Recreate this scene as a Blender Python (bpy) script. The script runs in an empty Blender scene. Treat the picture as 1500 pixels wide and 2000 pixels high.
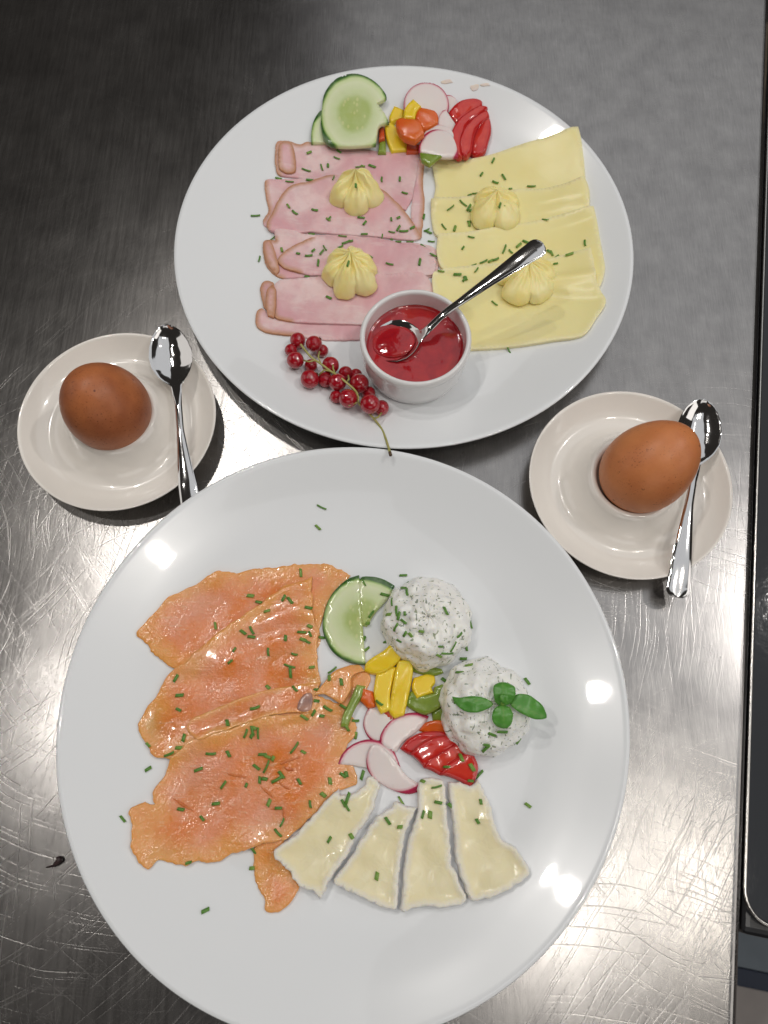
import bpy, math, random
import numpy as np
from mathutils import Vector, Matrix, noise
from mathutils.geometry import delaunay_2d_cdt
random.seed(7); rng = np.random.default_rng(7)
sc = bpy.context.scene
COL = sc.collection
R = math.radians

# ------------------------------------------------------------------ camera
CF, CP, CR, CH = 1526.6, R(19.688), R(0.6126), 0.45     # focal in px of a 2000 px high picture, tilt from straight down, roll, height
cam = bpy.data.cameras.new('camera'); camo = bpy.data.objects.new('camera', cam); COL.objects.link(camo)
cam.sensor_fit = 'VERTICAL'; cam.sensor_height = 36; cam.lens = CF/2000*36
cam.dof.use_dof = True; cam.dof.focus_distance = .47; cam.dof.aperture_fstop = 11; cam.clip_start = 0.01; cam.clip_end = 50
camo.matrix_world = Matrix.Translation((0, 0, CH)) @ Matrix.Rotation(CP, 4, 'X') @ Matrix.Rotation(CR, 4, 'Z')
sc.camera = camo
# ------------------------------------------------------------------ world, view
w = bpy.data.worlds.new('World'); sc.world = w; w.use_nodes = True
bg = w.node_tree.nodes['Background']; bg.inputs[0].default_value = (1.0, 0.9, 0.82, 1); bg.inputs[1].default_value = 0.020
sc.view_settings.view_transform = 'Standard'; sc.view_settings.look = 'None'; sc.view_settings.exposure = .42; sc.view_settings.gamma = 1
# ------------------------------------------------------------------ lamps of the kitchen ceiling, plus added fill lights
def lamp(loc, size, watt, col=(1, .93, .84), sy=None, aim=None, spread=180):
    l = bpy.data.lights.new('ceiling_or_fill_lamp', 'AREA'); l.energy = watt; l.color = col
    l.shape = 'RECTANGLE' if sy else 'DISK'; l.size = size; l.spread = R(spread)
    if sy: l.size_y = sy
    o = bpy.data.objects.new('ceiling_or_fill_lamp', l); COL.objects.link(o); o.location = loc
    d = Vector(aim) - Vector(loc) if aim else Vector((0, 0, -1))
    o.rotation_euler = d.to_track_quat('-Z', 'Y').to_euler()
    return o
lamp((1.05, 1.8, 2.3), 2.6, 18, (.95, .97, 1.0), 4.6)                 # wide soft ceiling field
lamp((-2.6, .6, 1.3), 2.2, 6, (1, .96, .92), 1.5, aim=(0, .2, .1))      # added soft fill from the left, gives the spoons something bright to reflect
lamp((2.2, -.7, 1.3), 1.8, 6.5, (1, .96, .92), 1.2, aim=(0, .2, .1))      # matching added fill from the right, also for the spoons
lamp((.2, -2.9, 1.6), 2.4, 6, (1, .97, .94), 1.2, aim=(0, 0, 0))        # added fill panel behind the camera, lifts the diffuse light
lamp((.80, -.19, 1.75), .16, 1.1, (1, .93, .82), aim=(.1, .1, 0))     # downlight, near right
lamp((-.44, .98, 1.75), .07, 2.4, (1, .96, .91), aim=(0, .15, 0))     # row of downlights on the left
lamp((-.64, .62, 1.75), .04, 2.6, (1, .96, .91), aim=(0, .15, 0))
lamp((-.78, .18, 1.75), .04, 1.8, (1, .96, .91), aim=(0, .15, 0))
lamp((.42, -.20, 1.75), .035, 2.2, (1, .95, .88), aim=(0, .1, 0))       # downlight over the near plate
lamp((1.3, .55, 1.9), .08, 4.5, (1, .96, .92), aim=(0, .2, 0))          # added lamp out of view on the right, extra light for the plates

# short names of things the chives lie on
HOSTS = {
 'topmost ham slice below the cucumber': 'the topmost ham slice', 'pale left corner of ham showing under the second ham slice': 'the pale left ham corner',
 'second ham slice from the top, its brown rind crossing diagonally, beside the upper butter rosette': 'the second ham slice', 'third ham slice, lying behind the lower butter rosette': 'the third ham slice',
 'pink ham fold with curved brown left edge under the lower butter rosette': 'the ham fold under the lower butter', 'broad pale pink ham slice left of the sauce ramekin': 'the broad pale ham slice',
 'topmost yellow cheese slice, one corner over the plate rim': 'the topmost yellow cheese slice', 'second yellow cheese slice under the upper cheese butter rosette': 'the second yellow cheese slice',
 'third yellow cheese slice, behind the end of the spoon handle': 'the third yellow cheese slice', 'lowest and largest yellow cheese slice, right of the sauce ramekin': 'the lowest yellow cheese slice',
 'topmost smoked salmon slice, its right end beside the cucumber': 'the topmost salmon slice', 'middle smoked salmon slice with pale pleats, folded over the topmost one': 'the middle pleated salmon slice',
 'largest smoked salmon slice at the bottom with a ragged left edge': 'the largest ragged salmon slice', 'narrow salmon fold between the middle and the largest slice': 'the narrow salmon fold',
 'curled pale orange salmon end below the lower cucumber': 'the curled salmon end', 'narrow orange salmon tail hanging below, left of the soft cheese': 'the salmon tail',
 'leftmost soft cheese wedge, lying against the salmon': 'the leftmost soft cheese wedge', 'second soft cheese wedge from the left, the shortest one': 'the second soft cheese wedge',
 'third soft cheese wedge from the left, narrow and upright': 'the third soft cheese wedge', 'rightmost soft cheese wedge, below the tomato': 'the rightmost soft cheese wedge'}
# ------------------------------------------------------------------ helpers: picture point -> place
def ray(px, py):
    x, y = px-750., -(py-1000.)
    c, s = math.cos(CR), math.sin(CR); x, y = c*x-s*y, s*x+c*y
    c, s = math.cos(CP), math.sin(CP)
    return np.array([x, c*y+s*CF, s*y-c*CF])
def at(px, py, z=0.):
    d = ray(px, py); t = (z-CH)/d[2]
    return np.array([d[0]*t, d[1]*t, z])
CROP = dict(A=(480,120,.34667), B=(800,220,.30667), C=(500,540,.33333), D=(20,620,.29333), E=(1000,740,.33333), F=(230,1080,.36),
            G=(600,1090,.33333), H=(480,1380,.4), K=(600,120,.25333), P=(0,0,1.))
def cr(tag, pts):
    ox, oy, s = CROP[tag]
    return [(ox+p[0]*s, oy+p[1]*s) for p in pts]
# height field of everything lying about so far, 1 mm cells, and who owns each cell
X0, Y0, NX, NY = -.27, -.2, 560, 780
HF = np.zeros((NX, NY)); OWN = np.full((NX, NY), 'table', dtype=object)
gx = X0+np.arange(NX)*.001; gy = Y0+np.arange(NY)*.001
def samp(F, x, y):
    u = np.clip((np.asarray(x)-X0)*1000, 0, NX-1.001); v = np.clip((np.asarray(y)-Y0)*1000, 0, NY-1.001)
    i = u.astype(int); j = v.astype(int); a = u-i; b = v-j
    return F[i,j]*(1-a)*(1-b)+F[i+1,j]*a*(1-b)+F[i,j+1]*(1-a)*b+F[i+1,j+1]*a*b
def hit(px, py, lift=0., over=False):
    z = .006
    for k in range(8):
        p = at(px, py, z+lift); z = float(samp(HF, p[0], p[1]))
        if over and z < .0045: z = .0215
    return at(px, py, z+lift)
def noise2(x, y, s, seed=0):
    return np.array([noise.noise((a*s+seed*7.1, b*s-seed*3.3, seed*1.7)) for a, b in zip(np.ravel(x), np.ravel(y))]).reshape(np.shape(x))
def blur(F, r):
    for ax in (0, 1):
        acc = np.zeros_like(F); n = 0
        for k in range(-r, r+1): acc += np.roll(F, k, ax); n += 1
        F = acc/n
    return F
def dil(F, r):
    for ax in (0, 1):
        G = F.copy()
        for k in range(-r, r+1): G = np.maximum(G, np.roll(F, k, ax))
        F = G
    return F
def pdist(x, y, P, closed=True):
    x = np.ravel(x); y = np.ravel(y); P = np.asarray(P); Q = np.roll(P, -1, 0)
    if not closed: P, Q = P[:-1], Q[:-1]
    best = np.full(x.shape, 1e9)
    for (ax, ay), (bx, by) in zip(P, Q):
        dx, dy = bx-ax, by-ay; L = dx*dx+dy*dy+1e-14
        t = np.clip(((x-ax)*dx+(y-ay)*dy)/L, 0, 1)
        best = np.minimum(best, (x-ax-t*dx)**2+(y-ay-t*dy)**2)
    return np.sqrt(best)
def inside(x, y, P):
    x = np.ravel(x); y = np.ravel(y); c = np.zeros(x.shape, bool); P = np.asarray(P); Q = np.roll(P, -1, 0)
    for (ax, ay), (bx, by) in zip(P, Q):
        if ay == by: continue
        m = ((ay > y) != (by > y)) & (x < (bx-ax)*(y-ay)/(by-ay)+ax); c ^= m
    return c
def spline(P, step, closed=True, sharp=0.):
    """Catmull-Rom through P, resampled; corners sharper than about 75 degrees stay corners"""
    P = np.asarray(P, float); n = len(P); out = []; par = []
    T = []
    for i in range(n):
        a = P[i]-P[i-1]; b = P[(i+1) % n]-P[i]; la, lb = np.linalg.norm(a)+1e-9, np.linalg.norm(b)+1e-9
        c = float(np.dot(a, b)/la/lb)
        T.append((P[(i+1) % n]-P[i-1])*.5*(0. if c < sharp else 1.)*min(1, 2*min(la, lb)/(la+lb)))
    if not closed: T[0] = (P[1]-P[0])*.5; T[-1] = (P[-1]-P[-2])*.5
    for i in range(n if closed else n-1):
        p, q = P[i], P[(i+1) % n]; L = np.linalg.norm(q-p); m = max(1, int(round(L/step)))
        for k in range(m):
            t = k/m; t2, t3 = t*t, t*t*t
            out.append((2*t3-3*t2+1)*p+(t3-2*t2+t)*T[i]+(-2*t3+3*t2)*q+(t3-t2)*T[(i+1) % n]); par.append(i+t)
    if not closed: out.append(P[-1]); par.append(n-1)
    return np.array(out), np.array(par)
def tag(o, label=None, cat=None, group=None, kind=None):
    if label: o['label'] = label
    if cat: o['category'] = cat
    if group: o['group'] = group
    if kind: o['kind'] = kind
    return o
def empty(name, loc, label, cat, group=None):
    o = bpy.data.objects.new(name, None); COL.objects.link(o); o.location = loc; o.empty_display_size = .01
    return tag(o, label, cat, group)
def wpos(p):
    v = Vector((0, 0, 0))
    while p: v += p.location; p = p.parent
    return v
def mk(name, verts, faces, mat, parent=None, smooth=True, attrs=None, mats=None, fm=None, origin=None):
    V = np.asarray(verts, float)
    if parent is not None: off = np.array(wpos(parent)); loc = (0, 0, 0)
    else:
        off = np.array(origin) if origin is not None else np.array([V[:,0].mean(), V[:,1].mean(), V[:,2].min()]); loc = off
    me = bpy.data.meshes.new(name); me.from_pydata((V-off).tolist(), [], [list(map(int, f)) for f in faces])
    for m in (mats or [mat]): me.materials.append(m)
    if fm is not None: me.polygons.foreach_set('material_index', fm)
    if smooth: me.polygons.foreach_set('use_smooth', [True]*len(me.polygons))
    for k, a in (attrs or {}).items():
        at_ = me.attributes.new(k, 'FLOAT', 'POINT'); at_.data.foreach_set('value', np.asarray(a, np.float32))
    me.update()
    o = bpy.data.objects.new(name, me); COL.objects.link(o); o.parent = parent; o.location = loc
    return o

# ------------------------------------------------------------------ materials
class NT:
    def __init__(s, name):
        s.m = bpy.data.materials.new(name); s.m.use_nodes = True; s.t = s.m.node_tree; s.b = s.t.nodes['Principled BSDF']; s.x = -300
        s.out = s.t.nodes['Material Output']
    def n(s, typ, **kw):
        nd = s.t.nodes.new(typ)
        for k, v in kw.items():
            if k.startswith('i_'): nd.inputs[k[2:].replace('_', ' ')].default_value = v
            else: setattr(nd, k, v)
        return nd
    def L(s, a, b): s.t.links.new(a, b)
    def set(s, **kw):
        for k, v in kw.items():
            k = k.replace('_', ' ')
            if hasattr(v, 'is_output') : s.L(v, s.b.inputs[k])
            else: s.b.inputs[k].default_value = v
    def obj(s, sc=(1,1,1), rot=0.):
        tc = s.n('ShaderNodeTexCoord'); mp = s.n('ShaderNodeMapping'); mp.inputs['Scale'].default_value = sc; mp.inputs['Rotation'].default_value = (0,0,rot)
        s.L(tc.outputs['Object'], mp.inputs[0]); return mp.outputs[0]
    def noise(s, scale, detail=3, vec=None, rough=.55, dist=0.):
        nd = s.n('ShaderNodeTexNoise'); nd.inputs['Scale'].default_value = scale; nd.inputs['Detail'].default_value = detail
        nd.inputs['Roughness'].default_value = rough; nd.inputs['Distortion'].default_value = dist
        s.L(vec if vec is not None else s.obj(), nd.inputs['Vector']); return nd.outputs['Fac']
    def voro(s, scale, vec=None, feature='F1', out='Distance'):
        nd = s.n('ShaderNodeTexVoronoi', feature=feature); nd.inputs['Scale'].default_value = scale
        s.L(vec if vec is not None else s.obj(), nd.inputs['Vector']); return nd.outputs[out]
    def attr(s, name): return s.n('ShaderNodeAttribute', attribute_name=name).outputs['Fac']
    def ramp(s, fac, stops, interp='LINEAR'):
        nd = s.n('ShaderNodeValToRGB'); cr_ = nd.color_ramp; cr_.interpolation = interp
        while len(cr_.elements) < len(stops): cr_.elements.new(.5)
        for e, (p, c) in zip(cr_.elements, stops):
            e.position = p; e.color = (*c, 1) if isinstance(c, tuple) else (c, c, c, 1)
        s.L(fac, nd.inputs[0]); return nd.outputs[0]
    def math(s, op, a, b=None, c=None, clamp=False):
        nd = s.n('ShaderNodeMath', operation=op); nd.use_clamp = clamp
        for i, v in enumerate((a, b, c)):
            if v is None: continue
            if hasattr(v, 'is_output'): s.L(v, nd.inputs[i])
            else: nd.inputs[i].default_value = v
        return nd.outputs[0]
    def mix(s, fac, a, b):
        nd = s.n('ShaderNodeMix', data_type='RGBA')
        for i, v in ((0, fac), (6, a), (7, b)):
            if hasattr(v, 'is_output'): s.L(v, nd.inputs[i])
            else: nd.inputs[i].default_value = v if i == 0 else (*v, 1)
        return nd.outputs[2]
    def bump(s, h, strength=.3, dist=.001, prev=None):
        nd = s.n('ShaderNodeBump'); nd.inputs['Strength'].default_value = strength; nd.inputs['Distance'].default_value = dist
        s.L(h, nd.inputs['Height'])
        if prev is not None: s.L(prev, nd.inputs['Normal'])
        s.L(nd.outputs[0], s.b.inputs['Normal']); return nd.outputs[0]
def sss(t, w_, rad, scale): t.set(Subsurface_Weight=w_, Subsurface_Radius=rad, Subsurface_Scale=scale)

def mat_ceramic(name, col, rough=.09):
    t = NT(name); t.set(Base_Color=(*col, 1), Roughness=rough+.1, Specular_IOR_Level=.4, Coat_Weight=.9, Coat_Roughness=.025)
    t.bump(t.noise(28, 2), .06, .0012); return t.m
M_plate = mat_ceramic('white_porcelain', (.80, .82, .835), .12)
M_saucer = mat_ceramic('cream_porcelain', (.86, .815, .755), .10)
M_ramekin = mat_ceramic('bright_porcelain', (.80, .79, .785), .10)
def mat_steel():
    t = NT('brushed_steel'); geo = t.n('ShaderNodeNewGeometry').outputs['Position']
    def mapped(scale, rot=0):
        mp = t.n('ShaderNodeMapping'); mp.inputs['Scale'].default_value = scale; mp.inputs['Rotation'].default_value = (0,0,rot); t.L(geo, mp.inputs[0]); return mp.outputs[0]
    grain = t.noise(1, 4, mapped((1400, 60, 1), R(3)), .6)
    grain2 = t.noise(1, 3, mapped((500, 22, 1), R(-4)), .6)
    sep = t.n('ShaderNodeSeparateXYZ'); t.L(geo, sep.inputs[0])
    def arcs(cx, cy, seed, rs=900., as_=2.2, lo=.60, hi=.70, mlo=.40, mhi=.58, ms=9.):
        dx = t.math('SUBTRACT', sep.outputs[0], cx); dy = t.math('SUBTRACT', sep.outputs[1], cy)
        r = t.math('SQRT', t.math('ADD', t.math('MULTIPLY', dx, dx), t.math('MULTIPLY', dy, dy)))
        a = t.math('ARCTAN2', dy, dx)
        wob = t.math('MULTIPLY', t.noise(14, 1, geo), .012)
        cb = t.n('ShaderNodeCombineXYZ'); t.L(t.math('MULTIPLY', t.math('ADD', r, wob), rs), cb.inputs[0]); t.L(t.math('MULTIPLY', a, as_), cb.inputs[1]); cb.inputs[2].default_value = seed
        nz = t.noise(1, 2, cb.outputs[0], .5)
        line = t.ramp(nz, [(lo, 0.), (hi, 1.)])
        mp = t.n('ShaderNodeMapping'); mp.inputs['Location'].default_value = (seed*3.1, seed, 0); t.L(geo, mp.inputs[0])
        msk = t.ramp(t.noise(ms, 1, mp.outputs[0]), [(mlo, 0.), (mhi, 1.)])
        return t.math('MULTIPLY', line, msk)
    s = arcs(.215, -.05, 1., ms=7, mlo=.38, mhi=.55)
    for args in ((.19, .02, 2.), (-.32, .12, 3.), (-.12, .16, 4.), (-.40, .28, 5.), (.33, .55, 6.), (.08, -.35, 7.)):
        s = t.math('MAXIMUM', s, arcs(*args, rs=700 if args[2] % 2 else 1000))
    # straight scratches in a few directions
    for k, (rot, sx, sy) in enumerate(((R(25), 600, 12), (R(-50), 700, 16), (R(70), 800, 14), (R(8), 900, 10))):
        nz = t.noise(1, 2, mapped((sx, sy, 1+k), rot), .5)
        s = t.math('MAXIMUM', s, t.math('MULTIPLY', t.ramp(nz, [(.70, 0.), (.78, 1.)]), .5))
    s = t.math('MULTIPLY', s, t.ramp(t.math('ADD', sep.outputs[1], t.math('MULTIPLY', t.noise(6, 2, geo), .15)), [(.24, 1.), (.38, .22)]))
    big = t.noise(11, 4, geo); mid = t.noise(55, 3, geo)
    h = t.math('ADD', t.math('MULTIPLY', grain, .5), t.math('ADD', t.math('MULTIPLY', grain2, .4), t.math('MULTIPLY', s, -.8)))
    t.bump(h, .20, .00018)
    rg = t.math('ADD', t.math('MULTIPLY', big, .14), t.math('ADD', t.math('MULTIPLY', grain2, .10), .12))
    rg = t.math('ADD', rg, t.math('MULTIPLY', s, .06))
    t.set(Base_Color=t.mix(t.ramp(t.math('ADD', t.math('MULTIPLY', mid, .5), t.math('MULTIPLY', grain, .5)), [(.3, 0.), (.7, 1.)]), (.27, .26, .255), (.42, .405, .39)), Metallic=1., Roughness=rg, Anisotropic=.30)
    tg = t.n('ShaderNodeTangent', direction_type='RADIAL', axis='X')
    t.L(tg.outputs[0], t.b.inputs['Tangent'])
    return t.m
M_steel = mat_steel()
def mat_chrome():
    t = NT('polished_cutlery'); t.set(Base_Color=(.72, .71, .70, 1), Metallic=1., Roughness=.075); t.bump(t.noise(45, 2), .10, .001); return t.m
M_chrome = mat_chrome()
def mat_egg(name, a, b, sp1, sp0):
    t = NT(name); o = t.obj()
    n1 = t.noise(55, 4, o); v = t.voro(420, o); sp = t.noise(900, 2, o)
    c = t.mix(t.ramp(n1, [(.3, 0.), (.75, 1.)]), a, b)
    c = t.mix(t.math('MULTIPLY', t.ramp(sp, [(.60, 0.), (.72, 1.)]), t.ramp(t.noise(70, 2, o), [(.42, sp0), (.6, sp1)])), c, (.17, .045, .015))
    c = t.mix(t.ramp(t.voro(85, o), [(.045, 1.), (.07, 0.)]), c, (.16, .04, .015))
    t.set(Base_Color=c, Roughness=.42, Specular_IOR_Level=.4); sss(t, .15, (1, .35, .15), .003)
    t.bump(v, .16, .0003); return t.m
M_egg = mat_egg('brown_eggshell', (.64, .235, .085), (.50, .16, .055), .7, 0.)
M_egg2 = mat_egg('dark_brown_eggshell', (.48, .16, .056), (.30, .085, .030), .95, .35)
def mat_salmon(name, k=0.):
    t = NT(name); o = t.obj(); big = t.noise(26, 4, o, .6, .6); fine = t.noise(170, 4, o, .65); d = t.attr('d')
    st = t.noise(1, 4, t.obj((50, 330, 60), R(24)), .62, 1.2)
    c = t.mix(t.ramp(big, [(.36, 0.), (.60, 1.)]), (.78, .225, .040), (.80, .33, .19))
    c = t.mix(t.math('MULTIPLY', t.ramp(st, [(.60, 0.), (.65, 1.)]), .32), c, (.88, .60, .42))
    c = t.mix(t.math('MULTIPLY', t.ramp(st, [(.28, 1.), (.42, 0.)]), .4), c, (.66, .17, .04))
    dd = t.math('ADD', d, t.math('MULTIPLY', t.math('SUBTRACT', t.noise(60, 4, o), .5), .026))
    c = t.mix(t.math('MULTIPLY', t.ramp(dd, [(.001, 1.), (.013, 0.)]), .8), c, (.84, .40, .11))
    t.set(Base_Color=c, Roughness=t.ramp(fine, [(.40, .10), (.62, .30)]), Specular_IOR_Level=.6, Coat_Weight=.45, Coat_Roughness=.05)
    sss(t, .35, (1., .35, .18), .004)
    b = t.bump(t.math('ADD', t.noise(75, 4, o, .6, .6), t.math('MULTIPLY', st, .35)), .45, .0012); t.bump(t.noise(330, 2, o, .7), .50, .0008, b); return t.m
M_salmon = mat_salmon('smoked_salmon')
def mat_ham():
    t = NT('cooked_ham'); o = t.obj(); big = t.noise(30, 3, o, .5, .5); fine = t.noise(240, 3, o)
    c = t.mix(t.ramp(big, [(.38, 0.), (.60, 1.)]), (.72, .40, .43), (.82, .60, .59))
    c = t.mix(t.math('MULTIPLY', t.ramp(fine, [(.45, 0.), (.65, 1.)]), .22), c, (.62, .33, .35))
    c = t.mix(t.math('MULTIPLY', t.ramp(t.noise(1, 2, t.obj((60, 260, 60), R(70))), [(.62, 0.), (.69, 1.)]), .25), c, (.88, .74, .70))
    rd = t.attr('rd'); wob = t.math('ADD', rd, t.math('MULTIPLY', t.math('SUBTRACT', t.noise(180, 2, o), .5), .0010))
    c = t.mix(t.ramp(wob, [(.0004, .9), (.0034, 0.)]), c, (.72, .50, .42))
    c = t.mix(t.ramp(wob, [(.0002, .9), (.0011, 0.)]), c, (.50, .22, .09))
    t.set(Base_Color=c, Roughness=.38, Specular_IOR_Level=.45); sss(t, .3, (1., .45, .35), .003)
    t.bump(t.noise(110, 5, o, .65), .25, .0011); return t.m
M_ham = mat_ham()
def mat_cheese():
    t = NT('mild_yellow_cheese'); o = t.obj(); n1 = t.noise(20, 3, o)
    c = t.mix(t.ramp(n1, [(.3, 0.), (.7, 1.)]), (.87, .76, .33), (.91, .82, .42))
    c = t.mix(t.ramp(t.attr('d'), [(.0, .6), (.0022, 0.)]), c, (.88, .80, .54))
    t.set(Base_Color=c, Roughness=.30, Specular_IOR_Level=.45); sss(t, .35, (1., .75, .35), .003)
    t.bump(t.noise(70, 3, o), .18, .0012); return t.m
M_cheese = mat_cheese()
def mat_simple(name, c1, c2, rough=.3, scale=60, sw=.3, bump=.15, spec=.5, coat=0., rad=(1,.6,.3), bs=150):
    t = NT(name); o = t.obj(); t.set(Base_Color=t.mix(t.ramp(t.noise(scale, 3, o), [(.32, 0.), (.68, 1.)]), c1, c2), Roughness=rough, Specular_IOR_Level=spec, Coat_Weight=coat, Coat_Roughness=.06)
    sss(t, sw, rad, .003); t.bump(t.noise(bs, 3, o), bump, .0008); return t.m
M_butter = mat_simple('butter', (.90, .76, .27), (.93, .84, .44), .34, 50, .45, .20)
M_yellow = mat_simple('yellow_pepper', (.88, .60, .012), (.92, .70, .05), .24, 60, .35, .12, .55, .3)
M_orange = mat_simple('orange_pepper', (.70, .10, .008), (.78, .18, .018), .24, 60, .35, .15, .55, .3, (1,.3,.1))
M_redp = mat_simple('red_pepper', (.58, .05, .012), (.66, .12, .03), .2, 60, .3, .15, .55, .3, (1,.2,.1))
M_green = mat_simple('green_pepper', (.17, .27, .025), (.30, .38, .06), .2, 60, .3, .15, .55, .3, (.6,1,.2))
M_skin = mat_simple('fish_skin', (.28, .16, .14), (.52, .28, .20), .2, 120, .1, .5)
M_chive = mat_simple('chive_green', (.065, .20, .025), (.17, .36, .06), .35, 300, .15, .1, .4, 0, (.5,1,.2))
M_chive2 = mat_simple('chive_pale_green', (.14, .29, .035), (.26, .42, .09), .35, 300, .15, .1, .4, 0, (.5,1,.2))
M_stem = mat_simple('green_stem', (.30, .30, .07), (.42, .38, .14), .4, 200, .2, .2)
M_calyx = mat_simple('dried_calyx', (.06, .035, .015), (.12, .07, .03), .7, 200, 0, .2)
M_crumb = mat_simple('dark_crumb', (.02, .01, .012), (.05, .02, .02), .5, 300, 0, .4)
def mat_tomato():
    t = NT('tomato_flesh'); o = t.obj(); n1 = t.noise(90, 3, o)
    c = t.mix(t.ramp(n1, [(.35, 0.), (.7, 1.)]), (.60, .022, .016), (.70, .065, .035))
    c = t.mix(t.ramp(t.attr('d'), [(.0009, 1.), (.0022, 0.)]), c, (.50, .008, .012))
    t.set(Base_Color=c, Roughness=.13, Specular_IOR_Level=.6, Coat_Weight=.5, Coat_Roughness=.05); sss(t, .35, (1, .2, .1), .003)
    t.bump(n1, .15, .0008); return t.m
M_tomato = mat_tomato()
def mat_cucumber():
    t = NT('cucumber_slice'); o = t.obj(); ra = t.attr('rad'); n1 = t.noise(120, 3, o)
    rw = t.math('ADD', ra, t.math('MULTIPLY', t.math('SUBTRACT', t.noise(75, 2, o), .5), .10))
    c = t.ramp(rw, [(.0, (.42, .50, .14)), (.40, (.42, .52, .16)), (.54, (.60, .68, .36)), (.80, (.72, .77, .50)), (.90, (.62, .72, .36)), (.945, (.20, .36, .07)), (.97, (.035, .12, .022))])
    seeds = t.math('MULTIPLY', t.ramp(t.voro(1, t.obj((300, 170, 200), .5)), [(.22, 1.), (.34, 0.)]), t.ramp(rw, [(.42, 1.), (.55, 0.)]))
    c = t.mix(t.math('MULTIPLY', seeds, .55), c, (.66, .66, .30))
    c = t.mix(t.math('MULTIPLY', t.ramp(n1, [(.4, 0.), (.8, 1.)]), .2), c, (.80, .84, .62))
    t.set(Base_Color=c, Roughness=.2, Specular_IOR_Level=.55, Coat_Weight=.35, Coat_Roughness=.1); sss(t, .4, (.7, 1., .4), .003)
    t.bump(n1, .25, .0007); return t.m
M_cuc = mat_cucumber()
def mat_radish():
    t = NT('radish_slice'); o = t.obj(); ra = t.attr('rad'); n1 = t.noise(90, 3, o)
    c = t.ramp(t.math('ADD', ra, t.math('MULTIPLY', t.math('SUBTRACT', n1, .5), .03)), [(.0, (.80, .74, .70)), (.86, (.80, .70, .68)), (.925, (.72, .42, .45)), (.955, (.48, .035, .10)), (1., (.42, .02, .07))])
    t.set(Base_Color=c, Roughness=.25, Specular_IOR_Level=.5); sss(t, .4, (1., .7, .6), .003)
    t.bump(n1, .15, .0006); return t.m
M_rad = mat_radish()
def mat_camembert():
    t = NT('soft_white_cheese'); o = t.obj(); d = t.math('ADD', t.attr('d'), t.math('MULTIPLY', t.math('SUBTRACT', t.noise(260, 3, o), .5), .0022))
    c = t.mix(t.ramp(t.noise(40, 3, o), [(.3, 0.), (.7, 1.)]), (.83, .74, .45), (.88, .81, .56))
    c = t.mix(t.ramp(d, [(.0006, 1.), (.0013, 0.)]), c, (.80, .78, .75))
    rg = t.ramp(t.math('MULTIPLY', t.ramp(t.attr('d'), [(.0015, 0.), (.004, 1.)]), t.ramp(t.noise(60, 2, o), [(.35, .4), (.6, 1.)])), [(0., .75), (1., .13)])
    t.set(Base_Color=c, Roughness=rg, Specular_IOR_Level=.5); sss(t, .4, (1., .8, .45), .003)
    b = t.bump(t.noise(75, 3, o, .5, .5), .5, .0016); t.bump(t.math('MULTIPLY', t.noise(700, 2, o), t.ramp(d, [(.0006, 1.), (.0016, 0.)])), .5, .0006, b); return t.m
M_cam = mat_camembert()
M_rind = mat_simple('white_cheese_rind', (.74, .71, .70), (.82, .80, .78), .8, 200, .2, .6, .3, bs=500)
def mat_curd():
    t = NT('herb_curd_cheese'); o = t.obj(); c = t.mix(t.ramp(t.noise(30, 2, o), [(.3, 0.), (.7, 1.)]), (.93, .92, .86), (.94, .93, .89))
    for k, (sc_, rot, lo) in enumerate((((620, 150, 400), .4, .675), ((170, 640, 400), 1.3, .685), ((700, 500, 300), 2.2, .71), ((260, 220, 700), .9, .69))):
        c = t.mix(t.ramp(t.noise(1, 1, t.obj(sc_, rot)), [(lo, 0.), (lo+.035, .80)]), c, ((.10, .15, .09), (.14, .20, .10), (.16, .20, .13), (.2, .26, .12))[k])
    t.set(Base_Color=c, Roughness=.28, Specular_IOR_Level=.5); sss(t, .4, (1., .9, .7), .003)
    t.bump(t.noise(150, 4, o, .6, .5), .55, .0014); return t.m
M_curd = mat_curd()
def mat_basil():
    t = NT('basil_leaf'); o = t.obj(); v = t.attr('vein')
    c = t.mix(t.ramp(t.noise(90, 2, o), [(.3, 0.), (.7, 1.)]), (.060, .235, .025), (.10, .31, .045))
    c = t.mix(t.ramp(v, [(.0, .8), (.07, 0.)]), c, (.17, .32, .07))
    t.set(Base_Color=c, Roughness=.36, Specular_IOR_Level=.5); sss(t, .15, (.5, 1., .2), .002)
    t.bump(t.noise(170, 2, o), .4, .0008); return t.m
M_basil = mat_basil()
def mat_berry():
    t = NT('redcurrant'); o = t.obj(); t.set(Base_Color=t.mix(t.ramp(t.noise(140, 2, o), [(.3, 0.), (.7, 1.)]), (.27, .003, .012), (.46, .010, .020)), Roughness=.05, Specular_IOR_Level=.6, Coat_Weight=.6, Coat_Roughness=.02)
    sss(t, .5, (1., .08, .06), .003); t.bump(t.noise(300, 1, o), .06, .0005); return t.m
M_berry = mat_berry()
def mat_jam():
    t = NT('red_jam'); o = t.obj(); c = t.mix(t.ramp(t.noise(85, 4, o, .6, .8), [(.3, 0.), (.7, 1.)]), (.32, .006, .014), (.46, .016, .020))
    c = t.mix(t.ramp(t.noise(38, 2, o), [(.55, 0.), (.8, .5)]), c, (.48, .05, .015))
    t.set(Base_Color=c, Roughness=.07, Specular_IOR_Level=.6, Coat_Weight=.3, Coat_Roughness=.03); sss(t, .4, (1., .1, .06), .003)
    t.bump(t.noise(90, 3, o), .25, .0012); return t.m
M_jam = mat_jam()
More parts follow.
